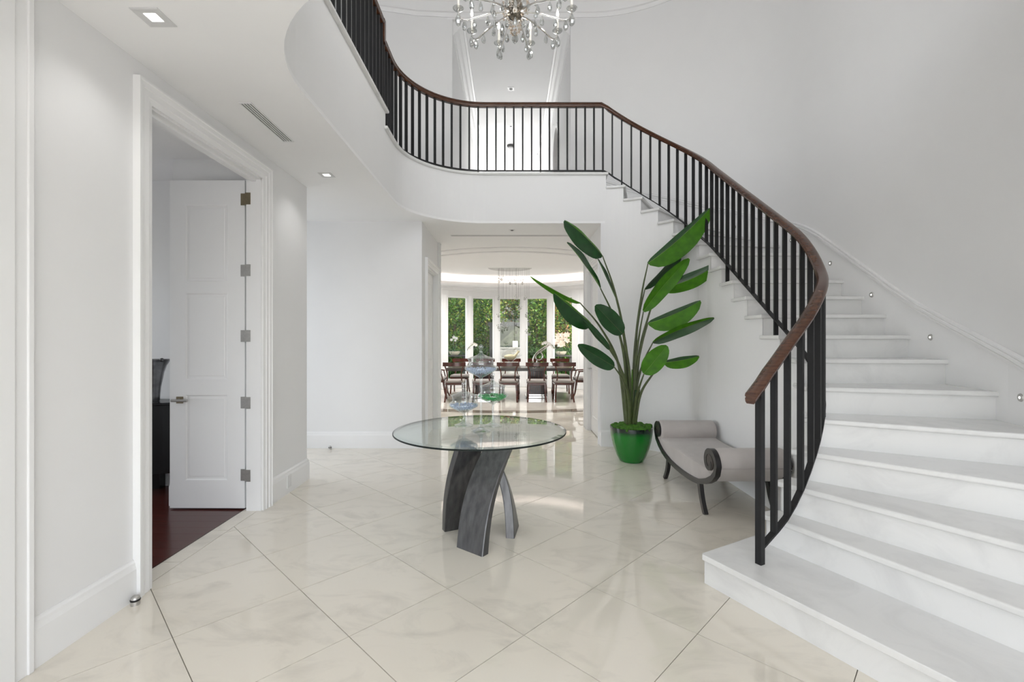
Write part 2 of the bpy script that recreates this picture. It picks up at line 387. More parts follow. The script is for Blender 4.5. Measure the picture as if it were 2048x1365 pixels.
for k in range(1, 20):
    dn = Vector((D[k].y, -D[k].x))
    a = hit(P[k], D[k]); b = hit(P[k+1], D[k+1])
    sb = string_between(k); z1 = k*RISE; z0 = z1-.034
    inn = []
    for q, p in enumerate(sb):
        t = q/(len(sb)-1); o = -(D[k]*(1-t)+D[k+1]*t).normalized(); inn.append(p+o*OH)
    if k == 1: inn = [Vector((1.146, 2.748)), Vector((1.66, 3.035)), Vector((1.74, 2.955)), P[2]+Vector((.02, .0))]
    front_in = inn[0]+dn*NO
    if k == 1: front_in = Vector((1.138, 2.730))
    ha = hit(P[k]+dn*NO, D[k]); fo = ha[1] if ha else a[1]+dn*NO
    outer = [fo]+[OUT[i] for i in range((ha or a)[0]+1, b[0]+1)]+[b[1]]
    upn = Vector((-D[k+1].y, D[k+1].x))*.022; outer[-1] = outer[-1]+upn; last = inn[-1]; inn = inn[:-1]+[last, P[k+1]+upn*.0, P[k+1]+upn]
    poly = [front_in]+outer+inn[::-1][:(None if k == 1 else -1)]
    obj('tread', MB().prism([(p.x, p.y) for p in poly], z0, z1), M_STEP, stair, bevel=.014, seg=4)
    # riser, a slab under the nosing
    up = -dn
    pk = P[k]+D[k]*.004; q = [pk, a[1], a[1]+up*.03, pk+up*.03]
    if k == 1: q[0] = Vector((1.165, 2.762)); q[3] = q[0]+up*.03
    obj('riser', MB().prism([(p.x, p.y) for p in q], (k-1)*RISE, z0+.004), M_STEP, stair)
    # string wall under this step
    pts = sb
    if k == 1: pts = [Vector((1.18, 2.775)), Vector((1.70, 3.06))]
    for i in range(len(pts)-1):
        p, q2 = pts[i], pts[i+1]
        n = Vector((q2.y-p.y, -(q2.x-p.x))).normalized()*.04
        sw.add([(p.x,p.y,0),(q2.x,q2.y,0),(q2.x,q2.y,z0),(p.x,p.y,z0)], [(0,1,2,3)])
sw.add([(P[20].x,P[20].y,0),(C1.x,C1.y+RS,0),(C1.x,C1.y+RS,LAND-.034),(P[20].x,P[20].y,LAND-.034)], [(0,1,2,3)])
a = hit(P[20], D[20]); dn = Vector((D[20].y, -D[20].x)); up = -dn
obj('riser', MB().prism([(p.x, p.y) for p in (P[20]+D[20]*.004, a[1], a[1]+up*.03, P[20]+D[20]*.004+up*.03)], 19*RISE, LAND-.03), M_STEP, stair)
struct('wall_stair', sw, M_WALL, 'curved white wall that carries the inner side of the stairs', fix=False)
pth = [(HR, 6.5), (HR, 6.30)]+arc(C1.x, C1.y, RS, 88, 0, 14)+[(2.26, 4.5), (2.26, 3.86), (2.23, 3.58), (2.15, 3.32), (2.01, 3.1)]
struct('baseboard_stair', sweep_out(pth, [(u, v) for u, v in BB]), M_TRIM, 'white baseboard along the curved wall below the stairs', 'baseboard')
# ---------------------------------------------------------------- upper landing, gallery, fascia
LC = Vector((-.335, 5.30)); NC = Vector((-.335, 2.95)); FY = 6.30
def fpath(r, extra=0):
    """edge of the well from the right end of the landing round to the front, r = corner radius"""
    return [(1.24, LC.y+r), (-.335, LC.y+r)]+arc(LC.x, LC.y, r, 90, 180, 18)[1:]
outer_back = [(1.24, 7.40), (-.925, 7.40), (-1.5, 7.36), (-2.06, 7.24), (-2.7, 6.98), (-3.25, 6.55)]
a = hit(P[20]+dn*NO, D[20]); pin = P[20]-D[20]*OH+dn*NO
lp = [(pin.x, pin.y)]+fpath(1.0-OH)+[(-1.30, 4.90), (-3.25, 4.90)]+[(-3.25, 6.55)]+outer_back[::-1][1:]+[(a[1].x, a[1].y)]
struct('floor_landing', MB().prism(lp, LAND-.034, LAND), M_STEP, 'white marble floor edge of the upper landing', 'floor', bevel=.012, seg=3)
gp = [(-1.30, 4.97), (-1.30, 2.95)]+arc(NC.x, NC.y, .965, 180, 270, 16)[1:]+[(2.75, 1.985), (2.75, -2.2), (-3.25, -2.2), (-3.25, 4.97)]
struct('floor_gallery', MB().prism(gp, UP-.034, UP), M_STEP, 'white marble floor edge of the raised gallery on the left', 'floor', bevel=.012, seg=3)
fa = MB()
def wallstrip(mb, pts, z0, z1):
    for i in range(len(pts)-1):
        p, q = pts[i], pts[i+1]
        mb.add([(p[0],p[1],z0),(q[0],q[1],z0),(q[0],q[1],z1),(p[0],p[1],z1)], [(0,1,2,3)])
    return mb
wallstrip(fa, fpath(1.0)+[(-1.335, 4.94)], CE, LAND-.03)
wallstrip(fa, [(-1.335, 4.94), (-1.335, 2.95)]+arc(NC.x, NC.y, 1.0, 180, 270, 18)[1:]+[(2.75, 1.95)], CE, UP-.03)
wallstrip(fa, [(-1.335, 4.94), (-3.25, 4.94)], LAND-.04, UP-.03)
struct('wall_gallery_fascia', fa, M_WALL, 'smooth curved white fascia below the upper railing', smooth=True, fix=False, angle=30)
# ---------------------------------------------------------------- ceilings
cp = [(-3.7, -2.3), (2.75, -2.3), (2.75, 1.952), (-.335, 1.952)]+arc(NC.x, NC.y, .998, 270, 180, 18)[1:]+arc(LC.x, LC.y, .998, 180, 90, 18)+[(1.24, FY-.002), (1.36, FY-.002), (1.36, HE+.02), (-3.7, HE+.02)]
struct('ceiling', MB().prism(cp, CE, CE+.03), M_CEIL, 'flat white ceiling over the left side and passage', 'ceiling')
ZT = 6.98
struct('ceiling_foyer', MB().box((-3.4, -2.3, ZT), (3.6, 7.6, ZT+.1)), M_CEIL, 'high white ceiling above the stairwell', 'ceiling')
# tall outer wall of the stairs and upper back wall
w = MB(); pts = [(p.x, p.y, 0) for p in OUT]
w.sweep(pts, [(0, 0), (.12, 0), (.12, ZT), (0, ZT)])
struct('wall_right', w, M_WALL, 'tall curved white wall along the outer side of the stairs', smooth=True, angle=30)
w = MB().sweep([(.981, 7.40, LAND-.2), (1.245, 7.40, LAND-.2)], [(0, 0), (0, ZT-LAND+.2), (-.12, ZT-LAND+.2), (-.12, 0)])
w.sweep([(x if x < -1 else -.933, y, LAND-.2) for x, y in outer_back[1:]][::-1], [(0, 0), (0, ZT-LAND+.2), (-.12, ZT-LAND+.2), (-.12, 0)])
w.box((-.95, 7.398, 6.603), (1.0, 7.52, ZT))
struct('wall_upper_back', w, M_WALL, 'white upper wall with the tall opening into the gallery', smooth=True, angle=30)
w = MB().box((-3.37, -2.3, UP-.1), (-3.25, 6.6, ZT))
struct('wall_upper_left', w, M_WALL, 'white upper wall behind the left gallery')
CR = [(0, 0), (.012, 0), (.02, .02), (.035, .05), (.055, .06), (.08, .10), (.12, .16), (.15, .19), (.16, .25), (.19, .27), (.20, .33), (0, .33)]
cpts = [(p.x, p.y, 6.63) for p in OUT[::-1][:30]]
cpath = [(2.75, -2.0, 6.63)]+[(p.x, p.y, 6.63) for p in OUT[1:]]+[(x, y, 6.63) for x, y in outer_back[1:]]
struct('trim_7', MB().sweep(cpath, [(-u, v) for u, v in CR]), M_TRIM, 'white crown moulding high round the stairwell', 'trim')
# gallery corridor beyond the upper opening
GL, GR, GZ = -.925, .973, 6.60
w = MB().box((GL-.12, 7.395, LAND), (GL, 16.8, GZ))
struct('wall_gallery_left', w, M_WALL, 'left white wall of the upstairs corridor')
w = MB().box((GR, 7.395, LAND), (GR+.12, 9.15, GZ)).box((GR, 10.15, LAND), (GR+.12, 16.8, GZ))
ap = [(9.15, GZ)]+[(9.65-.5*cos(radians(t)), 5.35+.5*sin(radians(t))) for t in range(0, 181, 15)]+[(10.15, GZ)]
w.add([(GR, y, z) for y, z in ap]+[(GR+.12, y, z) for y, z in ap], [tuple(range(len(ap))), tuple(range(2*len(ap)-1, len(ap)-1, -1))]+[(i, i+1, len(ap)+i+1, len(ap)+i) for i in range(len(ap)-1)])
struct('wall_gallery_right', w, M_WALL, 'right white wall of the upstairs corridor with an arched doorway')
t = MB()
for (r0, r1, dx) in ((.5, .60, .03),):
    rin = [(9.65-r0*cos(radians(a_)), 5.35+r0*sin(radians(a_))) for a_ in range(0, 181, 12)]; rot = [(9.65-r1*cos(radians(a_)), 5.35+r1*sin(radians(a_))) for a_ in range(0, 181, 12)]
    rin = [(9.15, LAND)]+rin+[(10.15, LAND)]; rot = [(9.05, LAND)]+rot+[(10.25, LAND)]
    rings = [[(GR, a_[0], a_[1]), (GR, b_[0], b_[1]), (GR-dx, b_[0], b_[1]), (GR-dx, a_[0], a_[1])] for a_, b_ in zip(rin, rot)]
    t.loft(rings)
struct('trim_8', t, M_TRIM, 'white arched casing in the upstairs corridor', 'trim')
struct('ceiling_gallery', MB().box((GL-.1, 7.395, GZ), (GR+.1, 16.8, GZ+.1)), M_CEIL, 'bright white ceiling of the upstairs corridor', 'ceiling')
struct('floor_gallery_corridor', MB().box((GL-.1, 7.42, LAND-.1), (GR+1.2, 16.8, LAND)), M_STEP, 'pale floor of the upstairs corridor', 'floor')
for nm, x, sg in (('trim_9', GL, 1), ('trim_10', GR, -1)):
    pr = [(0, 0), (.02, 0), (.03, .03), (.07, .06), (.10, .11), (.15, .14), (.16, .17), (.19, .18), (.20, .21), (0, .21)]
    rings = [[(x+sg*u, y, GZ-.21+v) for u, v in pr] for y in (7.46, 16.7)]
    struct(nm, MB().loft(rings), M_TRIM, 'white crown moulding along the %s of the upstairs corridor' % ('left' if sg > 0 else 'right'), 'trim')
w = MB().box((GL-.1, 16.7, LAND), (GL+.05, 16.8, GZ)).box((GR-.05, 16.7, LAND), (GR+.1, 16.8, GZ)).box((GL, 16.7, LAND), (GR, 16.8, LAND+.2)).box((GL, 16.7, GZ-.35), (GR, 16.8, GZ))
struct('wall_gallery_end', w, M_WALL, 'end wall of the upstairs corridor around its window')
M_TAN = wood('tan_wood', (.16, .10, .07), (.22, .15, .11), .4, (3, 3, 20))
ad = MB().box((GR+.1, 9.1, LAND), (GR+.16, 10.2, 5.9))
tag(obj('arched_door', ad, M_TAN), 'brown wooden door inside the arch of the upstairs corridor', 'door', kind='structure')
# unseen front wall behind the camera, its glazed openings added to let light in
w = MB(); Yf = -2.2
def with_hole(mb, x0, x1, z0, z1, hx0, hx1, hz0, hz1, y0, y1):
    mb.box((x0, y0, z0), (hx0, y1, z1)); mb.box((hx1, y0, z0), (x1, y1, z1))
    if hz0 > z0: mb.box((hx0, y0, z0), (hx1, y1, hz0))
    if hz1 < z1: mb.box((hx0, y0, hz1), (hx1, y1, z1))
with_hole(w, -3.4, 2.9, 0, CE+.3, -2.0, 2.6, .05, 2.9, Yf-.1, Yf)
with_hole(w, -3.4, 2.9, CE+.3, ZT, -2.3, 2.6, 4.0, 6.6, Yf-.1, Yf)
struct('wall_front', w, M_WALL, 'white entry wall behind the viewer with glazed openings added for light')
for nm, x0, x1, z0, z1, n in (('window_6', -2.0, 2.6, .05, 2.9, 4), ('window_7', -2.3, 2.6, 4.0, 6.6, 4)):
    f = MB()
    for k in range(n+1):
        x = x0+(x1-x0)*k/n; f.box((x-.03, Yf-.09, z0), (x+.03, Yf-.03, z1))
    f.box((x0, Yf-.09, z0), (x1, Yf-.03, z0+.06)).box((x0, Yf-.09, z1-.06), (x1, Yf-.03, z1))
    wo = struct(nm, f, M_TRIM, 'unseen white framed glazing added for light, %s' % ('lower' if z0 < 1 else 'upper'), 'window')
    for k in range(n):
        xa = x0+(x1-x0)*k/n+.03; xb = x0+(x1-x0)*(k+1)/n-.03
        obj('pane', MB().box((xa, Yf-.065, z0+.06), (xb, Yf-.059, z1-.06)), M_PANE, wo)
# ---------------------------------------------------------------- dining room shell
WC = Vector((0, 10.9)); WR = 3.3; WZ = 2.76
def wp(a, r=WR): return (WC.x+r*sin(radians(a)), WC.y+r*cos(radians(a)))
cur = [wp(a) for a in (-72, -64, -56, -48, -41, -36)]
w = MB()
w.sweep([(-4.1, 10.6, 0), (-3.9, 11.2, 0)]+[(x, y, 0) for x, y in cur], [(0, 0), (0, CE+.4), (-.14, CE+.4), (-.14, 0)])
w.sweep([(x, y, 0) for x, y in [wp(a) for a in (36, 41, 48, 56, 64, 72)]]+[(3.9, 11.2, 0), (4.1, 10.6, 0)], [(0, 0), (0, CE+.4), (-.14, CE+.4), (-.14, 0)])
band = [(*wp(a), WZ) for a in [-36+3.6*k for k in range(21)]]
w.sweep(band, [(0, 0), (0, CE+.4-WZ), (-.14, CE+.4-WZ), (-.14, 0)])
w.box((-4.2, 7.8, 0), (-4.08, 10.7, CE)).box((4.08, 7.8, 0), (4.2, 10.7, CE))
struct('wall_dining', w, M_WALL, 'curved white dining room wall around the bay windows', smooth=True, angle=25)
cpth = [(*wp(a), 2.93) for a in [-70+3.5*k for k in range(41)]]
struct('trim_11', MB().sweep(cpth, [(0, 0), (.03, 0), (.035, .03), (.05, .035), (.055, .10), (.08, .105), (.085, .12), (0, .12)]), M_TRIM, 'white cornice above the bay windows', 'trim')
for nm, k in (('trim_12', -2.5), ('trim_13', -1.5), ('trim_14', -.5), ('trim_15', .5), ('trim_16', 1.5), ('trim_17', 2.5)):
    a = k*14.4; c = Vector(wp(a)); t = Vector((cos(radians(a)), -sin(radians(a)))); n = Vector((sin(radians(a)), cos(radians(a))))
    def P4(u0, u1, v0, v1): return [tuple(c+t*u0+n*v0), tuple(c+t*u1+n*v0), tuple(c+t*u1+n*v1), tuple(c+t*u0+n*v1)]
    m = MB().prism(P4(-.105, .105, 0, .14), 0, WZ).prism(P4(-.055, .055, -.03, 0), 0, WZ+.02)
    if abs(k) > 2: m.prism(P4(-.13, .13, -.012, 0), 0, 2.93)
    struct(nm, m, M_TRIM, ['leftmost', 'second', 'third', 'fourth', 'fifth', 'rightmost'][int(k+2.5)]+' white mullion post of the dining bay from the left', 'mullion', bevel=.004)
for i in range(5):
    a = (i-2)*14.4; c = Vector(wp(a, WR*cos(radians(7.2))+.06)); t = Vector((cos(radians(a)), -sin(radians(a)))); n = Vector((sin(radians(a)), cos(radians(a))))
    def P4(u0, u1, v0, v1): return [tuple(c+t*u0+n*v0), tuple(c+t*u1+n*v0), tuple(c+t*u1+n*v1), tuple(c+t*u0+n*v1)]
    f = MB().prism(P4(-.345, -.305, -.02, .03), 0, WZ).prism(P4(.305, .345, -.02, .03), 0, WZ).prism(P4(-.305, .305, -.02, .03), 0, .12).prism(P4(-.305, .305, -.02, .03), WZ-.05, WZ)
    wo = struct('window_%d' % (i+1), f, M_TRIM, ['leftmost', 'second', 'middle', 'fourth', 'rightmost'][i]+' tall white bay window looking onto the garden', 'window')
    obj('pane', MB().prism(P4(-.305, .305, .002, .008), .12, WZ-.05), M_PANE, wo)
# soffit with an oval tray
TC = (0, 11.9); TA, TB = 2.6, 1.72
lh = [(-4.2, HE+.02), (0, HE+.02)]+ell(TC[0], TC[1], TA, TB, -90, -270, 28)+[(0, 14.6), (-4.2, 14.6)]
rh = [(4.2, HE+.02), (0, HE+.02)]+ell(TC[0], TC[1], TA, TB, -90, 90, 28)+[(0, 14.6), (4.2, 14.6)]
struct('ceiling_dining_soffit', MB().prism(lh, CE, CE+.04).prism(rh, CE, CE+.04), M_CEIL, 'flat white soffit round the oval tray ceiling', 'ceiling')
tr = wallstrip(MB(), ell(TC[0], TC[1], TA+.36, TB+.36, 0, 360, 56), CE+.03, CE+.27)
tr.prism(ell(TC[0], TC[1], TA+.36, TB+.36, 0, 360, 56)[:-1], CE+.26, CE+.30)
struct('ceiling_dining_tray', tr, M_CEIL, 'raised oval tray ceiling of the dining room', 'ceiling', fix=False)
M_COVE = mat('cove_strip', (1, .87, .78), .5, emit=36)
cv = MB(); A = ell(TC[0], TC[1], TA+.05, TB+.05, 0, 360, 56); B = ell(TC[0], TC[1], TA+.09, TB+.09, 0, 360, 56)
for k in range(56): cv.add([(*A[k], CE+.045), (*A[k+1], CE+.045), (*B[k+1], CE+.045), (*B[k], CE+.045)], [(0, 1, 2, 3)])
tag(obj('cove_light', cv, M_COVE), 'warm strip light hidden in the oval ceiling cove', 'light')
lip = MB().sweep([(*p, CE) for p in ell(TC[0], TC[1], TA, TB, 0, 360, 56)[:-1]], [(-.03, 0), (.0, 0), (.0, .075), (-.03, .075)], closed=True)
struct('trim_18', lip, M_TRIM, 'white lip round the oval ceiling tray', 'trim')
for nm, a_, b_, wd in (('trim_19', 2.98, 3.88, .10), ('trim_20', 2.78, 3.58, .03)):
    rg = MB().sweep([(*p, CE-.001) for p in ell(TC[0], TC[1], a_, b_, 180, 360, 40)], [(0, 0), (0, -.012), (wd*.4, -.022), (wd*.6, -.022), (wd, -.01), (wd, 0)])
    struct(nm, rg, M_TRIM, ('wide' if wd > .05 else 'narrow')+' white moulding arc on the dining soffit', 'trim')
# ---------------------------------------------------------------- study behind the doorway
w = MB().box((-6.0, 4.62, 0), (-2.97, 4.70, 3.3)).box((-2.97, 4.06, 0), (-2.24, 4.70, 3.3)).box((-6.0, .9, 0), (-2.24, 1.0, 3.3))
with_hole2 = w.box((-6.12, .9, 0), (-6.0, 2.2, 3.3)).box((-6.12, 4.2, 0), (-6.0, 4.7, 3.3)).box((-6.12, 2.2, 0), (-6.0, 4.2, .6)).box((-6.12, 2.2, 2.6), (-6.0, 4.2, 3.3))
w.box((-2.24, .9, CE), (-2.2, 4.7, 3.3))
struct('wall_study', w, M_WALL, 'white walls of the study seen through the doorway')
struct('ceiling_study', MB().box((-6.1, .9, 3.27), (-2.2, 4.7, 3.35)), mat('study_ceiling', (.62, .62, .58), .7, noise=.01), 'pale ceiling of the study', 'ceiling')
SC = [(0, 0), (.015, 0), (.02, .03), (.05, .06), (.09, .11), (.10, .12), (.10, .13), (.145, .135), (.145, .155), (.16, .16), (.20, .165), (.20, .185), (.23, .19), (.23, .21), (0, .21)]
struct('trim_21', MB().sweep([(-6, 4.62, 3.06), (-2.97, 4.62, 3.06), (-2.97, 4.06, 3.06), (-2.24, 4.06, 3.06)], SC), M_TRIM, 'layered white crown moulding of the study', 'trim')
struct('baseboard_study', sweep_out([(-6, 4.62), (-2.97, 4.62), (-2.97, 4.06), (-2.25, 4.06)], BB), M_TRIM, 'white baseboard of the study wall and pier', 'baseboard')
fs = struct('floor_study', MB().box((-6.0, .95, -.12), (-2.277, 4.68, -.018)), mat('subfloor', (.03, .01, .01), .8, noise=.1), 'dark cherry plank floor of the study', 'floor')
y = 1.9; k = 0
while y < 4.62:
    cut = -3.2-1.1*((k*.37) % 1)
    for a, b in ((-5.2, cut-.0008), (cut+.0008, -2.278)):
        obj('plank', MB().box((a, y+.0008, -.018), (b, min(4.65, y+.1192), -.0005)), M_PLANK, fs)
    y += .12; k += 1
struct('threshold_strip', MB().box((-2.283, OY0+.01, -.01), (-2.277, OY1-.01, .002)), M_BLACK, 'thin dark strip where the study planks meet the marble', 'trim')
# ================================================================== RAILING
rail_root = thing('stair_railing', (1.42, 2.615, RISE), 'black iron railing with a brown wooden handrail along stairs and gallery', 'railing')
low = crom([Vector((x, y, 0)) for x, y in ((1.418, 2.615), (1.62, 2.72), (1.82, 2.825), (1.99, 2.965), (2.13, 3.14), (2.235, 3.36), (2.285, 3.6), (2.30, 3.86), (2.30, 4.2))], 6)[:-6]
RB = 1.06
stair_path = [Vector((p.x, p.y)) for p in low]+[Vector((2.30, y)) for y in (4.1, 4.5, 4.9)]+[Vector(p) for p in arc(C1.x, C1.y, RB, 0, 88, 20)]
def plen(path):
    L = [0]
    for i in range(1, len(path)): L.append(L[-1]+(path[i]-path[i-1]).length)
    return L
SL = plen(stair_path)
def pat(path, L, s):
    s = max(0, min(s, L[-1]-1e-6))
    for i in range(1, len(path)):
        if L[i] >= s:
            t = (s-L[i-1])/max(1e-9, L[i]-L[i-1]); p = path[i-1].lerp(path[i], t); return p, (path[i]-path[i-1]).normalized()
# height of the handrail centre at known places, and of the nosing line where the path crosses each riser
def sproj(x, y): return min((((stair_path[i]-Vector((x, y))).length, SL[i]) for i in range(len(stair_path))))[1]
def dense(x, y):
    best = (9, 0)
    for i in range(400):
        s = SL[-1]*i/399; p, _ = pat(stair_path, SL, s); d = (p-Vector((x, y))).length
        if d < best[0]: best = (d, s)
    return best[1]
RT = [(dense(*p), h) for p, h in (((1.418, 2.615), 1.20), ((1.52, 2.67), 1.305), ((1.72, 2.77), 1.50), ((1.82, 2.825), 1.60), ((1.99, 2.965), 1.755), ((2.2, 3.28), 1.945), ((2.285, 3.63), 2.27), ((2.30, 4.2), 2.67), ((2.30, 5.185), 3.375))]+[(SL[-1], LAND+.945)]
NT = []
for k in range(1, 21):
    best = None
    for i in range(600):
        s = SL[-1]*i/599; p, _ = pat(stair_path, SL, s); q = p-P[k]; cr = q.x*D[k].y-q.y*D[k].x
        if q.dot(D[k]) > -.25 and (best is None or abs(cr) < best[0]): best = (abs(cr), s)
    NT.append((best[1], k*RISE))
NT = [(-.12, RISE*.9)]+NT[1:] if NT[0][1] > 0 else NT
def interp(T, s):
    T = sorted(T)
    if s <= T[0][0]: return T[0][1]
    for (a, u), (b, v) in zip(T, T[1:]):
        if s <= b: return u+(v-u)*(s-a)/max(1e-9, b-a)
    return T[-1][1]
def smooth_interp(T, s): return sum(interp(T, s+d) for d in (-.09, -.045, 0, .045, .09))/5
HP = [(-.030, -.022), (-.022, -.032), (.022, -.032), (.030, -.022), (.033, -.004), (.028, .004), (.034, .012), (.030, .026), (.018, .034), (-.018, .034), (-.030, .026), (-.034, .012), (-.028, .004), (-.033, -.004)]
hr = []
s0 = -.085
p0, d0 = pat(stair_path, SL, 0)
hr.append(Vector((*(p0+d0*s0), interp(RT, 0)+s0*.8)))
n = 70
for i in range(n+1):
    s = SL[-1]*i/n; p, _ = pat(stair_path, SL, s); hr.append(Vector((p.x, p.y, smooth_interp(RT, s) if 0 < i < n-2 else interp(RT, s))))
gal = [Vector((x, y)) for x, y in [(1.277, C1.y+RB), (-.335, C1.y+RB)]]+[Vector(p) for p in arc(LC.x, LC.y, 1.04, 90, 180, 20)[1:]]+[Vector((-1.375, 4.96))]
gal[0].y = gal[1].y = LC.y+1.04
for p in gal: hr.append(Vector((p.x, p.y, LAND+.945)))
top2 = [Vector((-1.375, 4.955)), Vector((-1.375, 2.95))]+[Vector(p) for p in arc(NC.x, NC.y, 1.04, 180, 250, 12)[1:]]
obj('handrail', MB().sweep(hr, HP), M_RAIL, rail_root, smooth=True, angle=50)
obj('handrail', MB().sweep([Vector((p.x, p.y, UP+.945)) for p in top2], HP), M_RAIL, rail_root, smooth=True, angle=50)
obj('rail_riser', MB().box((-1.409, 4.93, LAND+.915), (-1.341, 4.99, UP+.978)), M_RAIL, rail_root, bevel=.006)
# bottom bar
BP = [(-.018, -.007), (.018, -.007), (.018, .007), (-.018, .007)]
bb = []
for i in range(61):
    s = SL[-1]*i/60; p, _ = pat(stair_path, SL, s); bb.append(Vector((p.x, p.y, smooth_interp(NT, s)+.045 if i < 58 else interp(NT, s)+.035)))
bb[-1].z = LAND+.045
obj('bottom_bar', MB().sweep(bb, BP), M_IRON, rail_root)
obj('bottom_bar', MB().sweep([Vector((p.x, p.y, LAND+.04)) for p in gal], BP), M_IRON, rail_root)
obj('bottom_bar', MB().sweep([Vector((p.x, p.y, UP+.04)) for p in top2], BP), M_IRON, rail_root)
unit = MB().box((-.5, -.5, 0), (.5, .5, 1))
bar0 = obj('baluster', unit, M_IRON, rail_root, origin=(0, 0, 0)); bar_mesh = bar0.data; first = [True]
def baluster(p, d, z0, z1, wa=.019, wc=.034):
    if first[0]: o = bar0; first[0] = False
    else:
        o = bpy.data.objects.new('baluster', bar_mesh); COL.objects.link(o); o.parent = rail_root
    base = ORG[rail_root.name]
    o.location = (p.x-base.x, p.y-base.y, z0-base.z); o.rotation_euler = (0, 0, atan2(d.y, d.x)); o.scale = (wa, wc, z1-z0)
def tread_z(p, s):
    k = sum(1 for a, z in NT[1:] if s > a+.0)+1
    return min(k, 20)*RISE
N1 = round(SL[-1]/.1275)
for i in range(N1):
    s = SL[-1]*i/N1; p, d = pat(stair_path, SL, s)
    zb = smooth_interp(NT, s)+.045
    if i == 0: baluster(p, d, RISE, interp(RT, 0)-.02, .036, .036); continue
    if i % 7 == 0 and i > 2: zb = tread_z(p, s)
    baluster(p, d, zb, smooth_interp(RT, s)-.02)
def run(path, z, start=.06, sp=.1225):
    L = plen(path); s = start; i = 0
    while s < L[-1]-.02:
        p, d = pat(path, L, s); baluster(p, d, z+(.04 if i % 7 else 0), z+.93, .0215, .034); s += sp; i += 1
run(gal, LAND, .0); run(top2, UP, .03)
# wall skirt that climbs beside the stairs, with its cap moulding
ON = []
for k in range(1, 21):
    h = hit(P[k], D[k]); ON.append((h[1], k*RISE))
sk = []; Lo = plen(OUT)
def oproj(q):
    best = (9, 0)
    for i in range(len(OUT)-1):
        a, b = OUT[i], OUT[i+1]; e = b-a; t = max(0, min(1, (q-a).dot(e)/e.length_squared)); d = (a+e*t-q).length
        if d < best[0]: best = (d, Lo[i]+e.length*t)
    return best[1]
OT = [(oproj(q), z) for q, z in ON]
sa, sb_ = OT[2][0], Lo[-1]-.02
def onose(s): return sum(interp(OT, s+d) for d in (-.2, -.1, 0, .1, .2))/5
skp = []; skirt = MB(); rings = []
for i in range(61):
    s = sa+(sb_-sa)*i/60; p, d = pat(OUT, Lo, s); nrm = Vector((-d.y, d.x)); z = min(onose(s), LAND)
    zt = z+.30+.04*i/60; q = p+nrm*.012
    rings.append([(p.x, p.y, z-.25), (q.x, q.y, z-.25), (q.x, q.y, zt), (p.x, p.y, zt)]); skp.append(Vector((q.x, q.y, zt-.08)))
struct('trim_22', MB().loft(rings), M_TRIM, 'white skirt panel climbing the wall beside the stairs', 'trim')
struct('trim_23', MB().sweep(skp, [(0, 0), (-.010, 0), (-.012, .012), (-.006, .02), (-.012, .03), (-.022, .036), (-.022, .05), (-.012, .056), (-.020, .066), (-.020, .078), (0, .082)]), M_TRIM, 'white cap moulding on the stair skirt', 'trim')
# step lights set in the skirt
for i, (px, py) in enumerate(((2046, 796), (1865, 675), (1745, 590), (1663, 527), (1585, 481), (1470, 455))):
    best = None
    for q in range(500):
        s = sa+(sb_-sa)*q/499; p, d = pat(OUT, Lo, s); e = abs(p.x/p.y-(px-CX)/F)
        if (best is None or e < best[0]) and p.y > 2.4: best = (e, p, d)
    p, d = best[1], best[2]; nrm = Vector((-d.y, d.x)); z = H-(py-CY)*p.y/F
    words = ['rightmost, at the frame edge', 'second from the right', 'third from the right', 'fourth from the right', 'fifth, seen between the balusters', 'highest, seen between the balusters']
    rt = thing('step_light', (p.x, p.y, z), 'small round nickel step light on the stair wall, '+words[i], 'step light', 'step lights along the stairs')
    def disc(r0, r1, y0, y1):
        m = MB(); R = []
        for (r, dd) in ((r0, y0), (r1, y1)):
            R.append([Vector((p.x, p.y, z))+Vector((d.x, d.y, 0))*r*cos(2*pi*t/20)+Vector((0, 0, r*sin(2*pi*t/20)))+Vector((nrm.x, nrm.y, 0))*dd for t in range(20)])
        return m.loft(R)
    obj('bezel', disc(.027, .023, .010, .018), M_NICKEL, rt)
    obj('lens', disc(.0075, .007, .016, .0195), M_LAMP, rt)

# ================================================================== DOORS AND FITTINGS
def door_leaf(root, c, t, n, w, h, th, z0, panels, side=1):
    """leaf from hinge point c along t (unit), face normal n; panels: list of (u0,u1,z0,z1)"""
    def pt(u, v, z): return tuple(Vector((c[0]+t[0]*u+n[0]*v, c[1]+t[1]*u+n[1]*v, z)))
    m = MB(); v0, v1 = -th/2, th/2
    us = sorted({0, w}|{p[0] for p in panels}|{p[1] for p in panels}); zs = sorted({z0, z0+h}|{p[2] for p in panels}|{p[3] for p in panels})
    for i in range(len(us)-1):
        for j in range(len(zs)-1):
            if any(p[0] <= us[i] < p[1] and p[2] <= zs[j] < p[3] for p in panels): continue
            m.add([pt(us[i], v0, zs[j]), pt(us[i+1], v0, zs[j]), pt(us[i+1], v1, zs[j]), pt(us[i], v1, zs[j]), pt(us[i], v0, zs[j+1]), pt(us[i+1], v0, zs[j+1]), pt(us[i+1], v1, zs[j+1]), pt(us[i], v1, zs[j+1])],
                  [(3,2,1,0),(4,5,6,7),(0,1,5,4),(1,2,6,5),(2,3,7,6),(3,0,4,7)])
    obj('door_frame', m, M_TRIM, root)
    for (a, b, e, f) in panels:
        m = MB()
        for sgn in (-1, 1):
            R = []
            for (ins, dp) in ((0, th/2), (.006, th/2-.002), (.012, th/2-.009), (.03, th/2-.009), (.034, th/2-.006)):
                R.append([pt(a+ins, sgn*dp, e+ins), pt(b-ins, sgn*dp, e+ins), pt(b-ins, sgn*dp, f-ins), pt(a+ins, sgn*dp, f-ins)])
            m.loft(R, True, False); m.add(R[-1], [(0, 1, 2, 3)])
        obj('door_panel', m, M_TRIM, root)
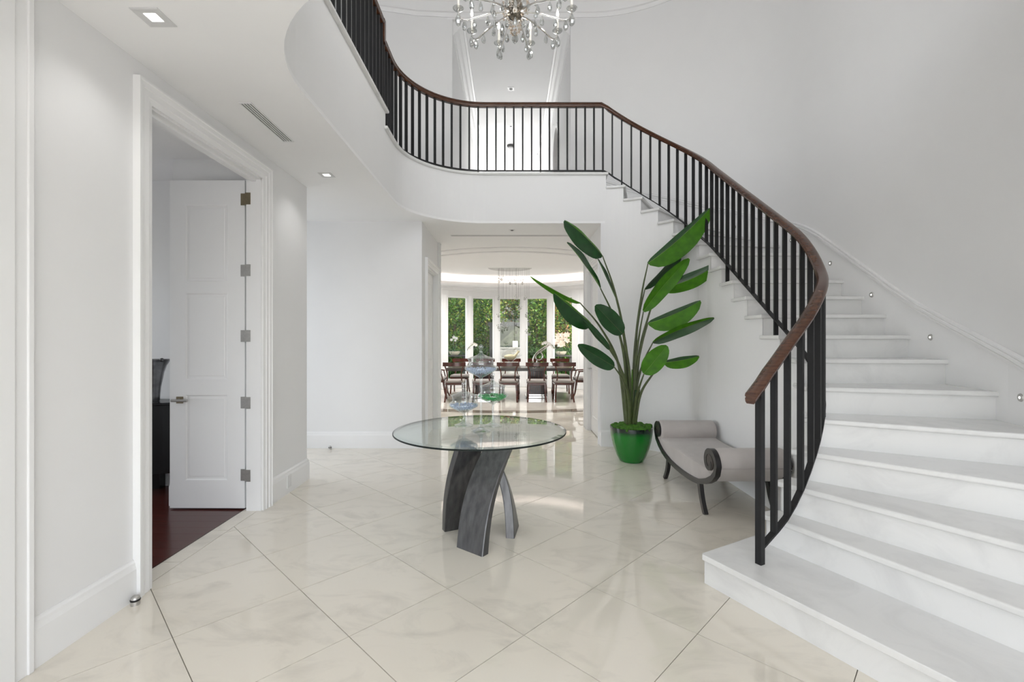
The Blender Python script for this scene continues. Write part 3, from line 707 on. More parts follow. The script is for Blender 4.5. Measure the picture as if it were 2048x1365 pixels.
door = thing('door_1', (-2.25, 3.96, 0), 'tall white three-panel door standing open into the study', 'door', kind='structure')
tdir = Vector((-1, .012)).normalized(); ndir = Vector((.012, 1)).normalized()
DW, DH = .648, 2.815
pan = [(.148, .515, .25, .985), (.148, .515, 1.115, 1.86), (.148, .515, 1.955, 2.62)]
door_leaf(door, (-2.274, 3.975), tdir, ndir, DW, DH, .045, .012, pan)
for i, zz in enumerate((.30, .92, 1.49, 2.05, 2.66)):
    m = MB(); hx = -2.258; hy = 3.944
    hm = M_BRASS if i == 4 else M_NICKEL
    lf = obj('hinge', MB().tube([(hx, hy, zz-.05), (hx, hy, zz+.05)], .0065, 8), hm, door, smooth=True)
    obj('hinge_leaf', MB().box((hx+.004, 3.919, zz-.05), (hx+.050, 3.925, zz+.05)).box((hx-.046, hy-.001, zz-.05), (hx-.004, hy+.004, zz+.05)), hm, lf)
hd = obj('lever_handle', MB().tube([(-2.83, 3.945, .942), (-2.83, 3.90, .942)], .009, 10).tube([(-2.866, 3.90, .942), (-2.73, 3.90, .942)], .0115, 12), M_NICKEL, door, smooth=True)
obj('rose', MB().box((-2.857, 3.945, .913), (-2.803, 3.955, .970)), M_BRASS, hd)
# passage doors
d2 = thing('door_2', (HL-.09, 7.0, 0), 'white door leaf in the left doorway of the passage', 'door', kind='structure')
door_leaf(d2, (HL-.085, 6.545), Vector((0, 1)), Vector((1, 0)), .94, 2.49, .04, .008, [(.13, .81, .25, 1.0), (.13, .81, 1.12, 2.35)])
d3 = thing('door_3', (HR+.085, 6.96, 0), 'white panelled door in the right doorway of the passage', 'door', kind='structure')
door_leaf(d3, (HR+.06, 6.515), Vector((0, 1)), Vector((1, 0)), .89, 2.52, .04, .012, [(.13, .76, .25, 1.0), (.13, .76, 1.14, 2.38)])
hd = obj('lever_handle', MB().tube([(HR+.04, 7.33, 1.0), (HR-.02, 7.33, 1.0)], .008, 8).tube([(HR-.02, 7.35, 1.0), (HR-.02, 7.22, 1.0)], .009, 8), M_NICKEL, d3, smooth=True)
# recessed lamps in the lower ceiling; the entry ones are unseen, added as fill
for (x, y, wd, lab) in ((-1.756, 2.272, .135, 'square recessed ceiling light near the top left corner'), (-1.77, 4.45, .125, 'square recessed ceiling light above the left wall corner'),
        (-1.1, 1.0, .135, 'added square fill light over the entry, left, behind the view'), (1.1, 1.0, .135, 'added square fill light over the entry, right, behind the view'), (0, -.6, .135, 'added square fill light over the entry doors, behind the view')):
    r = thing('recessed_light', (x, y, CE), lab, 'ceiling light', 'recessed lights in the lower ceiling')
    h = wd/2; m = MB(); i_ = .028
    R = [[(x-a, y-a, z), (x+a, y-a, z), (x+a, y+a, z), (x-a, y+a, z)] for a, z in ((h, CE), (h, CE-.004), (h-.006, CE-.006), (i_+.004, CE-.003), (i_, CE+.0))]
    m.loft(R, True, False); obj('trim_plate', m, mat('light_grey_plate', (.68, .68, .68), .5, noise=.02) if 'light_grey_plate' not in MATS else MATS['light_grey_plate'], r)
    obj('lens', MB().box((x-i_, y-i_, CE-.003), (x+i_, y+i_, CE-.001)), M_LAMP, r)
    light('downlight', 'SPOT', (x, y, CE-.02), (0, 0, 0), 21 if y < 1.5 else 9, (1, .99, .98), spot_size=radians(125), spot_blend=.8, shadow_soft_size=.03)
# linear slot diffusers
def slot_vent(x0, y0, x1, y1, wd, n, label):
    a, b = Vector((x0, y0)), Vector((x1, y1)); n_s = n; t = (b-a).normalized(); s = Vector((t.y, -t.x)); L = (b-a).length
    r = thing('slot_diffuser', (x0, y0, CE), label, 'air vent')
    def q(u0, u1, v0, v1): return [tuple(a+t*u0+s*v0), tuple(a+t*u1+s*v0), tuple(a+t*u1+s*v1), tuple(a+t*u0+s*v1)]
    obj('backing', MB().prism(q(0, L, -wd/2, wd/2), CE-.002, CE-.0005), M_SLOT, r)
    for k in range(n+1):
        v = -wd/2+wd*k/n; obj('slat', MB().prism(q(-.004, L+.004, v-.0042, v+.0042), CE-.006, CE-.001), M_WHITEP, r)
    for u in (-.006, L-.004): obj('end_cap', MB().prism(q(u, u+.01, -wd/2-.005, wd/2+.005), CE-.008, CE-.001), M_WHITEP, r)
slot_vent(-1.775, 3.09, -1.775, 3.69, .075, 4, 'short white slotted air vent in the ceiling above the study door')
slot_vent(-.90, 7.04, .97, 7.04, .06, 2, 'long white slotted air vent across the passage ceiling')
def ceil_dot(name, x, y, z, r, label, cat, dark=True):
    t = thing(name, (x, y, z), label, cat)
    obj('plate', MB().box((x-r*1.9, y-r*1.9, z-.004), (x+r*1.9, y+r*1.9, z-.0005)), M_WHITEP, t)
    obj('eye', MB().lathe([(r, 0), (r*.9, -.006)], (x, y, z-.004), 14), M_SLOT if dark else M_WHITEP, t)
ceil_dot('ceiling_sensor', .03, 6.69, CE, .022, 'small square sensor plate in the passage ceiling', 'sensor')
ceil_dot('gallery_sensor', .02, 9.45, GZ, .035, 'small square fitting in the upstairs ceiling, nearest', 'sensor')
ceil_dot('gallery_light', .02, 11.1, GZ, .03, 'small dark fitting in the upstairs ceiling, middle', 'ceiling light')
ceil_dot('gallery_downlight', -.80, 12.75, GZ, .03, 'small dark fitting in the upstairs ceiling, left', 'ceiling light')
ceil_dot('gallery_spot', .77, 12.75, GZ, .03, 'small dark fitting in the upstairs ceiling, right', 'ceiling light')
tag(obj('smoke_detector', MB().lathe([(.10, 0), (.10, -.03), (.07, -.06), (.03, -.065)], (.02, 12.2, GZ), 20), M_SLOT), 'round smoke detector in the upstairs corridor ceiling', 'smoke detector')
# door stops on the floor, outlet in the baseboard
for (x, y, s, lab) in ((-2.06, 2.535, 1, 'steel dome door stop on the marble near the study doorway'), (-2.39+.0, 6.12, .9, 'steel dome door stop by the plain back wall')):
    r = thing('door_stop', (x, y, 0), lab, 'door stop', 'floor door stops')
    obj('cup', MB().lathe([(.021*s, 0), (.021*s, .024*s), (.019*s, .026*s)], (x, y, 0), 18), M_NICKEL, r, smooth=True)
    obj('bumper', MB().lathe([(.024*s, .024*s), (.025*s, .03*s), (.023*s, .034*s)], (x, y, 0), 18), M_BLACK, r)
    obj('dome', MB().lathe([(.022*s, .033*s), (.021*s, .042*s), (.014*s, .050*s), (.004*s, .052*s)], (x, y, 0), 18), M_NICKEL, r, smooth=True)
r = thing('wall_outlet', (-2.10, 4.38, .06), 'white outlet plate set in the left baseboard', 'outlet')
obj('plate', MB().box((-2.102, 4.34, .055), (-2.094, 4.42, .175)), M_WHITEP, r, bevel=.003)
for z in (.09, .135): obj('socket', MB().box((-2.095, 4.365, z-.014), (-2.0925, 4.395, z+.014)), M_WHITEP, r)
# ================================================================== GLASS TABLE
TX, TY, TZ, TR = -.225, 3.50, .785, .648
M_STEEL = wood('brushed_dark_steel', (.085, .085, .088), (.15, .15, .155), .34, (5, 5, .8), 6)
_p = M_STEEL.node_tree.nodes['Principled BSDF']; _p.inputs['Metallic'].default_value = .75
M_RIM = mat('dark_glass_rim', (.008, .014, .013), .35, spec=.2, noise=.2)
table = thing('glass_table', (TX, TY, 0), 'round glass-topped pedestal table with twisted dark grey slab legs', 'table')
tt = MB(); R = []
for r, z in ((0.001, -.019), (TR-.03, -.019), (TR-.030, -.019)): pass
tt.lathe([(.001, 0), (TR-.034, 0)], (TX, TY, TZ), 96, cap=False)
tt.lathe([(.001, -.019), (TR-.008, -.019)], (TX, TY, TZ), 96, cap=False)
top = obj('glass_top', tt, M_GLASSTOP, table, fix=False)
obj('bevel', MB().lathe([(TR-.034, 0), (TR-.004, -.0075)], (TX, TY, TZ), 96, cap=False), thinglass('bevel_glass', (.80, .86, .85), extra=.10), top, smooth=True, fix=False)
obj('rim', MB().lathe([(TR-.004, -.0070), (TR, -.009), (TR, -.0165), (TR-.004, -.019), (TR-.008, -.019)], (TX, TY, TZ), 96, cap=False), M_RIM, top, smooth=True, fix=False)
legs = [ # foot centre, foot width angle, top centre, top width angle, bow
    ((-.262, 3.19), -38, (-.030, 3.45), -18, (-.055, -.035)),
    ((.020, 3.50), 81, (-.250, 3.54), 108, (.060, .030)),
    ((-.400, 3.575), 207, (-.272, 3.385), 217, (-.035, -.005))]
for (fx, fy), wa0, (ux, uy), wa1, (bx, by) in legs:
    f = Vector((fx, fy, 0)); tpt = Vector((ux, uy, TZ-.0195)); rings = []; N = 20
    for k in range(N+1):
        t = k/N; c = f.lerp(tpt, t)+Vector((bx, by, 0))*sin(pi*t)
        wa = radians(wa0+(wa1-wa0)*t); wd = Vector((cos(wa), sin(wa), 0)); td = Vector((-sin(wa), cos(wa), 0))
        hw, ht, ch_ = .122-.020*t, .032, .005
        rings.append([c-wd*hw-td*(ht-ch_), c-wd*(hw-ch_)-td*ht, c+wd*(hw-ch_)-td*ht, c+wd*hw-td*(ht-ch_), c+wd*hw+td*(ht-ch_), c+wd*(hw-ch_)+td*ht, c-wd*(hw-ch_)+td*ht, c-wd*hw+td*(ht-ch_)])
    obj('slab_leg', MB().loft(rings), M_STEEL, table, smooth=True, angle=30)
# ================================================================== APOTHECARY JARS
M_BEADB = mat('pale_blue_beads', (.55, .64, .80), .15, noise=.25, nscale=60)
M_BEADG = mat('green_beads', (.05, .45, .12), .15, noise=.35, nscale=60)
M_JAR = thinglass('jar_glass', (.935, .955, .965), extra=.07)
def jar(x, y, hfoot, R, htot, bead, label, fr=.072):
    r = thing('apothecary_jar', (x, y, TZ), label, 'jar', 'glass apothecary jars on the round table')
    z = TZ; c = (x, y, z); zb = hfoot
    obj('foot', MB().lathe([(.001, .003), (fr, .004), (fr, .0065), (fr*.6, .016), (fr*.25, .030), (.011, .05)], c, 28, cap=False), M_JAR, r, smooth=True, fix=False)
    st = [(.011, .05), (.0085, .05+(zb-.05)*.3), (.0080, .05+(zb-.05)*.7), (.011, zb-.012), (.014, zb)]
    obj('stem', MB().lathe(st, c, 16, cap=False), M_JAR, r, smooth=True, fix=False)
    bw = [(.012, zb), (R*.22, zb+.008), (R*.55, zb+.028), (R*.86, zb+.048), (R*.98, zb+.060), (R, zb+.070), (R*.97, zb+.080), (R*.86, zb+.089), (R*.78, zb+.095), (R*.76, zb+.105), (R*.77, zb+.125), (R*.82, zb+.136)]
    b = obj('bowl', MB().lathe(bw, c, 40, cap=False), M_JAR, r, smooth=True, fix=False)
    ld = [(R*.84, zb+.137), (R*.85, zb+.141), (R*.70, zb+.149), (R*.42, zb+.160), (R*.18, zb+.173), (.010, zb+.185)]
    l = obj('lid', MB().lathe(ld, c, 40, cap=False), M_JAR, r, smooth=True, fix=False)
    kz = zb+.183
    obj('knob', MB().lathe([(.009, kz), (.012, kz+.010), (.007, kz+.022), (.013, kz+.032), (.0175, kz+.044), (.014, kz+.056), (.003, kz+.062)], c, 18), M_JAR, l, smooth=True)
    m = MB(); rnd = random.Random(int(R*1e5)+int(x*1e3))
    for k in range(420):
        a = rnd.uniform(0, 2*pi); zz = rnd.uniform(.034, .072); rm = R*(.58+.39*min(1, (zz-.03)/.03)); rr = rm*sqrt(rnd.uniform(.3, 1))-.006
        m.ball((x+rr*cos(a), y+rr*sin(a), z+zb+zz), .0055, 5, 4)
    tag(obj('bead_filling', m, bead, r, smooth=True), kind='stuff')
jar(-.214, 3.40, .393, .119, .64, M_BEADB, 'tallest lidded glass jar with pale blue beads on a long stem')
jar(-.134, 3.60, .170, .119, .415, M_BEADG, 'lidded glass jar with bright green beads')
jar(-.362, 3.61, .097, .116, .342, M_BEADB, 'shortest lidded glass jar with pale blue beads')
# ================================================================== BENCH
M_FAB = mat('taupe_velvet', (.49, .455, .435), .85, spec=.2, noise=.06, nscale=6, bump=.15, bscale=300)
_p = M_FAB.node_tree.nodes['Principled BSDF']; _p.inputs['Sheen Weight'].default_value = .3
M_EBONY = mat('ebony_wood', (.012, .011, .012), .3, noise=.3, nscale=20)
bench = thing('scroll_bench', (1.93, 4.4, 0), 'taupe upholstered bench with scrolled black ends beside the stair wall', 'bench')
BX0, BX1 = 1.625, 2.225
NCB, FCB = (3.745, .462), (5.045, .462)
bot = [(5.150, .44), (5.10, .37), (5.01, .315), (4.90, .272), (4.787, .245), (4.65, .224), (4.50, .214), (4.35, .211), (4.20, .215), (4.073, .224), (3.98, .236), (3.89, .262), (3.79, .298), (3.70, .345), (3.645, .395), (3.620, .44)]
def spiral(c, sgn, r0, r1, turns, a0):
    out = []
    for k in range(41):
        t = k/40; a = a0+turns*2*pi*t; r = r0+(r1-r0)*t**.8
        out.append((c[0]+sgn*r*cos(a), c[1]+r*sin(a)))
    return out
# travelling from far scroll inside out, along the bottom, into the near scroll
near = spiral(NCB, -1, .122, .028, 1.05, 0.0)
far = spiral(FCB, 1, .106, .025, 1.05, 0.0)[::-1]
path = far+bot[1:-1]+near
for nm, x0, x1 in (('scroll_frame', BX0-.012, BX0+.03), ('scroll_frame', BX1-.04, BX1-.004)):
    rings = []
    for k, (y, z) in enumerate(path):
        a = path[max(0, k-1)]; b = path[min(len(path)-1, k+1)]; t = Vector((b[0]-a[0], b[1]-a[1])).normalized(); nn = Vector((-t.y, t.x))
        mid = 1-abs(k/(len(path)-1)-.5)*2; hw = (.010+.012*min(1, mid*2.2))*(1 if x0 < 2 else .35)
        rings.append([(x0, y+nn.x*hw, z+nn.y*hw), (x1, y+nn.x*hw, z+nn.y*hw), (x1, y-nn.x*hw, z-nn.y*hw), (x0, y-nn.x*hw, z-nn.y*hw)])
    obj(nm, MB().loft(rings), M_EBONY, bench, smooth=True, angle=40)
    for c in (NCB, FCB):
        xa, xb = (x0+.004, x0+.02) if x0 < 2 else (x1-.02, x1-.004)
        cyl = MB().loft([[(x, c[0]+.066*cos(2*pi*k/24), c[1]+.066*sin(2*pi*k/24)) for k in range(24)] for x in (xa, xb)])
        obj('scroll_disc', cyl, mat('umber_wood', (.045, .036, .032), .4, noise=.2) if 'umber_wood' not in MATS else MATS['umber_wood'], bench)
# upholstered seat: bottom follows the frame, top sags gently
topc = [(3.66, .43), (3.74, .40), (3.86, .395), (4.05, .392), (4.4, .388), (4.75, .392), (4.93, .40), (5.05, .42), (5.12, .44)]
prof = bot+topc
def bulge(x):
    t = (x-BX0)/(BX1-BX0); e = min(t, 1-t)
    return .012*(1-max(0, 1-e/.06)**2)
rings = []
for t in (0, .015, .04, .10, .25, .5, .75, .90, .96, .985, 1):
    x = BX0+.006+(BX1-BX0-.012)*t; g_ = bulge(x)-.012
    cy_, cz_ = 4.4, .33
    rings.append([(x, y+(cy_-y)*(-g_)*.6, z+(g_ if z > cz_ else -g_*.4)) for y, z in prof])
obj('seat_cushion', MB().loft(rings), M_FAB, bench, smooth=True, angle=60)
for c in (NCB, FCB):
    R = []
    for t, rr in ((0, .098), (.01, .108), (.04, .114), (.96, .114), (.99, .108), (1, .098)):
        x = BX0+.004+(BX1-BX0-.008)*t; R.append([(x, c[0]+rr*cos(2*pi*k/32), c[1]+rr*sin(2*pi*k/32)) for k in range(32)])
    obj('bolster_roll', MB().loft(R), M_FAB, bench, smooth=True, angle=60)
def sabre(x, pts, name, root, m, w0=.05, w1=.034, tw=.028):
    rings = []
    P_ = crom([Vector((0, a, b)) for a, b in pts], 5)
    for k, p in enumerate(P_):
        t = k/(len(P_)-1); a = P_[max(0, k-1)]; b = P_[min(len(P_)-1, k+1)]; d = (b-a).normalized(); nn = Vector((0, -d.z, d.y)); w = (w0+(w1-w0)*t)/2
        rings.append([(x-tw/2, p.y+nn.y*w, p.z+nn.z*w), (x+tw/2, p.y+nn.y*w, p.z+nn.z*w), (x+tw/2, p.y-nn.y*w, p.z-nn.z*w), (x-tw/2, p.y-nn.y*w, p.z-nn.z*w)])
    return obj(name, MB().loft(rings), m, root, smooth=True, angle=40)
for x in (BX0+.006, BX1-.006):
    sabre(x, [(3.955, .235), (3.925, .14), (3.89, .07), (3.84, .0)], 'leg', bench, M_EBONY, tw=.034)
    sabre(x, [(4.735, .235), (4.76, .14), (4.795, .07), (4.85, .0)], 'leg', bench, M_EBONY, tw=.034)
# ================================================================== POTTED PLANT
PX, PY = 1.462, 5.55
plant = thing('potted_plant', (PX, PY, 0), 'tall bird-of-paradise plant with broad leaves in a glossy green pot', 'plant')
M_POT = mat('green_glaze', (.010, .26, .030), .16, spec=.6, noise=.06, nscale=12, coat=.4)
M_POTRIM = mat('dark_glaze', (.006, .018, .012), .18, noise=.2, coat=.4)
def potmat():
    nt = M_POT.node_tree; p = nt.nodes['Principled BSDF']; tc = nt.nodes.new('ShaderNodeTexCoord'); sx = nt.nodes.new('ShaderNodeSeparateXYZ')
    r = nt.nodes.new('ShaderNodeValToRGB'); e = r.color_ramp.elements; r.color_ramp.interpolation = 'EASE'
    e[0].position = .315; e[0].color = (.001, .185, .012, 1); e[1].position = .395; e[1].color = (.004, .014, .010, 1)
    nt.links.new(tc.outputs['Object'], sx.inputs[0]); nt.links.new(sx.outputs['Z'], r.inputs['Fac']); nt.links.new(r.outputs['Color'], p.inputs['Base Color'])
potmat()
obj('pot', MB().lathe([(.05, 0), (.135, .0), (.142, .006), (.175, .07), (.208, .16), (.232, .25), (.246, .33), (.252, .40), (.252, .415), (.240, .415), (.236, .36), (.05, .34)], (PX, PY, 0), 48), M_POT, plant, smooth=True, angle=50)
M_MOSS = mat('sheet_moss', (.055, .17, .012), .9, noise=.5, nscale=30, bump=.8, bscale=80)
mm = MB(); rnd = random.Random(3)
for k in range(150):
    a = rnd.uniform(0, 2*pi); rr = .225*sqrt(rnd.random()); s = rnd.uniform(.022, .042)
    mm.ball((PX+rr*cos(a), PY+rr*sin(a), .405+.025*(1-(rr/.24)**2)+rnd.uniform(-.01, .012)), s, 7, 5, sc=(1, 1, .65))
tag(obj('moss', mm, M_MOSS, plant, smooth=True), kind='stuff')
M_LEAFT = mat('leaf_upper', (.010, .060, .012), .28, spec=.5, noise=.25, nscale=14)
M_LEAFB = mat('leaf_under_backlit', (.075, .27, .006), .45, spec=.4, noise=.2, nscale=14)  # paler underside, with backlight brightness put into its colour
M_STEM = mat('leaf_stalk', (.075, .10, .035), .45, noise=.25, nscale=10)
M_STEMG = mat('fresh_stalk', (.13, .30, .03), .45, noise=.2, nscale=10)
def leaf(b, tip, width, roll=0, fold=.25, droop=.05, under=False, aL=1, aR=1, skew=0):
    """b, tip: (px,py,Y); width m; roll = turn of the blade about its rib; fold = lift of both halves"""
    B, T = at(*b), at(*tip); ax = (T-B); L = ax.length; ax.normalize()
    view = (Vector((0, 0, H))-B).normalized(); nrm = (view-ax*view.dot(ax)).normalized()
    if under: pass
    nrm = Matrix.Rotation(radians(roll), 3, ax) @ nrm; side = ax.cross(nrm)
    U = 14; V = 6; top = []; lo = []
    for i in range(U+1):
        t = i/U
        c = B+ax*(L*t)+Vector((0, 0, -1))*droop*(4*t*(1-t)*-.5+t*t*.6)+Vector((0, 0, .6*droop))*t*t
        w = width/2*max(.03, ((4*(t*.985+.008)*(1-t*.985-.008))**.52)*(1.06-.22*t))
        rt, rl = [], []
        for j in range(V+1):
            v = -1+2*j/V
            sgn = 1 if v > 0 else -1
            a_ = aR if v > 0 else aL
            q = c+side*(w*v*a_*(1-.10*fold*abs(v)))+nrm*(fold*w*abs(v)**1.3*(1 if a_ > .6 else -2.2)+.07*w*sin(11*t+sgn)*abs(v))+side*skew*w*t
            rt.append(q+nrm*.0012); rl.append(q-nrm*.0012)
        top.append(rt); lo.append(rl)
    m = MB(); h_ = V//2
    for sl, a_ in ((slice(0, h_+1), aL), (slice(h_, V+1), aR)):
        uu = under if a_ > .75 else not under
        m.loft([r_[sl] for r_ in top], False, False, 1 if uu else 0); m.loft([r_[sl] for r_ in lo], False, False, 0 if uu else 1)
    # rib
    rib = [(top[i][V//2]+lo[i][V//2])*.5+nrm*.001 for i in range(U+1)]
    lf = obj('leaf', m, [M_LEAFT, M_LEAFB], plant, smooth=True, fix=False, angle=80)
    obj('rib', MB().tube(rib, [.0042*(1-.75*i/U) for i in range(U+1)], 5), M_STEMG if under else M_STEM, lf, smooth=True)
    return B
def stalk(px, py, Y, r=.0095, lean=0, m=None, base=None):
    T = at(px, py, Y); bx = PX+(base if base is not None else (T.x-PX)*.10); by = PY+(Y-PY)*.12
    B = Vector((bx, by, .42)); mid = B.lerp(T, .5); mid.x = B.x+(T.x-B.x)*(.17+lean); mid.y = B.y+(T.y-B.y)*.35
    q = B.lerp(T, .8); q.x = B.x+(T.x-B.x)*(.56+lean*.5); q.y = B.y+(T.y-B.y)*.75
    pts = crom([B, mid, q, T], 7); n = len(pts)
    obj('stalk', MB().tube(pts, [r*1.7*(1-t/n)+r*.6 for t in range(n)], 8), m or M_STEM, plant, smooth=True)
LV = [ # base, tip, width, roll, fold, droop, under (bright backlit side turned to view)
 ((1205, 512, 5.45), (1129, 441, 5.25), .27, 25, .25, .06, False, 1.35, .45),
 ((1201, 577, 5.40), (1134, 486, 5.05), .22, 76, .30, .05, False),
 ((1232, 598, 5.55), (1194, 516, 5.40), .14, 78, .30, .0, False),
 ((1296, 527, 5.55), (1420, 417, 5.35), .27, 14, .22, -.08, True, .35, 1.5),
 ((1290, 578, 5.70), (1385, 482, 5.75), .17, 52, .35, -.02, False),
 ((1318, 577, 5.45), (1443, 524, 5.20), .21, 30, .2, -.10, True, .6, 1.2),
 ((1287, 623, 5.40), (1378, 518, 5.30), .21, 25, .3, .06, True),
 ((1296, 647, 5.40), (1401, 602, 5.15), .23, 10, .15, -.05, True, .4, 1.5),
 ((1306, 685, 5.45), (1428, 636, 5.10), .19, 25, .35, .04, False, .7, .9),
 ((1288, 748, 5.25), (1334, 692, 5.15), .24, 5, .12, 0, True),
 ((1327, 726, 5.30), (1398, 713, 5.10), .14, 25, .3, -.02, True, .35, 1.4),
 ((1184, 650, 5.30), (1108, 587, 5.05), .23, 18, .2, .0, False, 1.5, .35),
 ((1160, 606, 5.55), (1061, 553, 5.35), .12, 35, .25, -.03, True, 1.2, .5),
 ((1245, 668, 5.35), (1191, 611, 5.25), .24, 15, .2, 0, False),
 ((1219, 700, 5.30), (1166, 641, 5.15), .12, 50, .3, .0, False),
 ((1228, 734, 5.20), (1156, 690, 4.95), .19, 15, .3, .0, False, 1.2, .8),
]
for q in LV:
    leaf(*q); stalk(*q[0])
for (x, w_) in ((-.035, .030), (.03, .028), (.0, .024)):      # thick leaf sheaths at the heart of the clump
    pts = crom([Vector((PX+x, PY-.02, .40)), Vector((PX+x*.9, PY-.03, .75)), Vector((PX+x*1.1, PY-.03, 1.1))], 6); n = len(pts)
    obj('sheath', MB().tube(pts, [w_*(1-.75*t/n) for t in range(n)], 9), M_STEM if x else M_STEMG, plant, smooth=True)
for a in (0, 50, 130, 200, 290):
    bx, by = PX+.045*cos(radians(a)), PY+.045*sin(radians(a))
    pts = crom([Vector((bx, by, .40)), Vector((bx+.01*cos(radians(a)), by, .62)), Vector((bx+.05*cos(radians(a)), by+.03*sin(radians(a)), .86))], 5); n = len(pts)
    obj('sheath', MB().tube(pts, [.024*(1-.6*t/n) for t in range(n)], 8), M_LEAFT if a % 100 else M_STEM, plant, smooth=True)
# ================================================================== CHANDELIER
CHX, CHY, CHZ = .045, 4.10, 4.41
M_CHROME = mat('polished_silver', (.72, .70, .67), .12, metal=1, noise=.05, nscale=30)
M_CRYS = thinglass('crystal', (.74, .74, .73), ior=1.6, extra=.22)
M_CRYSW = thinglass('amber_crystal', (.86, .78, .70), ior=1.6, extra=.18)
M_FLAME = mat('bulb_glow', (1, .93, .82), .4, emit=9)
M_SLEEVE = mat('candle_sleeve', (.80, .78, .74), .3, noise=.03)
ch = thing('chandelier', (CHX, CHY, CHZ-.2), 'large silver chandelier with candle bulbs and hanging crystal drops', 'chandelier')
obj('stem', MB().lathe([(.012, -.02), (.05, .0), (.055, .06), (.03, .09), (.02, .3), (.045, .36), (.06, .44), (.02, .52), (.012, .6), (.008, 2.55)], (CHX, CHY, CHZ), 16), M_CHROME, ch, smooth=True)
obj('canopy', MB().lathe([(.09, 2.567), (.09, 2.54), (.03, 2.52), (.012, 2.5)], (CHX, CHY, CHZ), 20), M_CHROME, ch, smooth=True)
M_SMOKE = mat('smoky_crystal', (.20, .18, .15), .08, metal=.7, noise=.7, nscale=25)
hub = obj('hub', MB().lathe([(.03, -.10), (.06, -.08), (.072, -.03), (.072, .02), (.05, .06), (.02, .09)], (CHX, CHY, CHZ), 10), M_SMOKE, ch)
dropm = MB(); N = 7
dp = [(.0008, 0), (.006, -.010), (.014, -.030), (.0165, -.046), (.013, -.060), (.0008, -.070)]
dropm.lathe(dp, (0, 0, 0), 7)
drop_mesh = [None]
def drop(x, y, z, s=1.0, par=None, long=0):
    if drop_mesh[0] is None:
        o = obj('crystal_drop', dropm, M_CRYS, par or ch, origin=(0, 0, 0)); drop_mesh[0] = o.data
    else:
        o = bpy.data.objects.new('crystal_drop', drop_mesh[0]); COL.objects.link(o); o.parent = par or ch
    b = ORG[ch.name]; o.location = (x-b.x, y-b.y, z-b.z); o.scale = (s, s, s*(1+long)); o.rotation_euler = (0, 0, random.uniform(0, 6))
beads = MB(); rnd = random.Random(11)
for k in range(640):      # strings of small crystals round the column
    a = rnd.uniform(0, 2*pi); z = rnd.uniform(-.24, .62); rr = (.075+.035*sin(z*7+1)+rnd.uniform(-.02, .02))*(1 if z > -.1 else 1-(-.1-z)*3.5)
    beads.ball((CHX+rr*cos(a), CHY+rr*sin(a), CHZ+z), rnd.uniform(.006, .011), 5, 4)
tag(obj('bead_strings', beads, M_CRYSW, ch), kind='stuff')
obj('bottom_ball', MB().ball((CHX, CHY, CHZ-.275), .030, 10, 7), M_CRYS, ch)
for k in range(10):
    a = radians(18+36*k); u = Vector((sin(a), cos(a), 0)); c0 = Vector((CHX, CHY, CHZ))
    pts = crom([c0+u*.05+Vector((0, 0, -.045)), c0+u*.17+Vector((0, 0, -.04)), c0+u*.33+Vector((0, 0, -.075)), c0+u*.43+Vector((0, 0, -.105)), c0+u*.485+Vector((0, 0, -.085)), c0+u*.505+Vector((0, 0, -.02))], 6)
    arm = obj('arm', MB().tube(pts, .0075, 8), M_CHROME, ch, smooth=True)
    e = c0+u*.505+Vector((0, 0, -.02))
    obj('drip_dish', MB().lathe([(.004, -.004), (.03, .0), (.048, .012), (.050, .016), (.03, .006), (.004, .003)], tuple(e), 14), M_CRYS, arm, smooth=True)
    obj('cup', MB().lathe([(.006, -.012), (.013, -.006), (.015, .008), (.013, .014)], tuple(e), 12), M_CHROME, arm, smooth=True)
    obj('candle_sleeve', MB().lathe([(.0115, .012), (.0115, .15)], tuple(e), 12), M_SLEEVE, arm, smooth=True)
    obj('bulb', MB().lathe([(.006, .15), (.012, .165), (.013, .18), (.008, .205), (.0015, .228)], tuple(e), 10), M_FLAME, arm, smooth=True)
    light('candle_bulb', 'POINT', (e.x, e.y, e.z+.19), (0, 0, 0), 4.5, (1, .92, .80), shadow_soft_size=.02)
    drop(e.x, e.y, e.z-.02, 1.75); drop(e.x-u.x*.055, e.y-u.y*.055, e.z-.085, 1.4)
    m_ = c0+u*.36; drop(m_.x, m_.y, CHZ-.095, 1.25); m_ = c0+u*.24; drop(m_.x, m_.y, CHZ-.07, 1.3)
    a2 = a+radians(18); u2 = Vector((sin(a2), cos(a2), 0)); m_ = c0+u2*.12; drop(m_.x, m_.y, CHZ-.16, 1.2); m_ = c0+u2*.19; drop(m_.x, m_.y, CHZ-.06, 1.1)
    # upper, shorter arm
    pts = crom([c0+u2*.05+Vector((0, 0, .34)), c0+u2*.16+Vector((0, 0, .37)), c0+u2*.28+Vector((0, 0, .28)), c0+u2*.34+Vector((0, 0, .30))], 5)
    if k % 2 == 0:
        arm = obj('upper_arm', MB().tube(pts, .007, 8), M_CHROME, ch, smooth=True); e = pts[-1]
        obj('candle_sleeve', MB().lathe([(.0115, 0), (.0115, .13)], tuple(e), 12), M_SLEEVE, arm, smooth=True)
        obj('bulb', MB().lathe([(.006, .13), (.012, .145), (.013, .16), (.008, .185), (.0015, .205)], tuple(e), 10), M_FLAME, arm, smooth=True)
        drop(e.x, e.y, e.z-.01, 1.1)
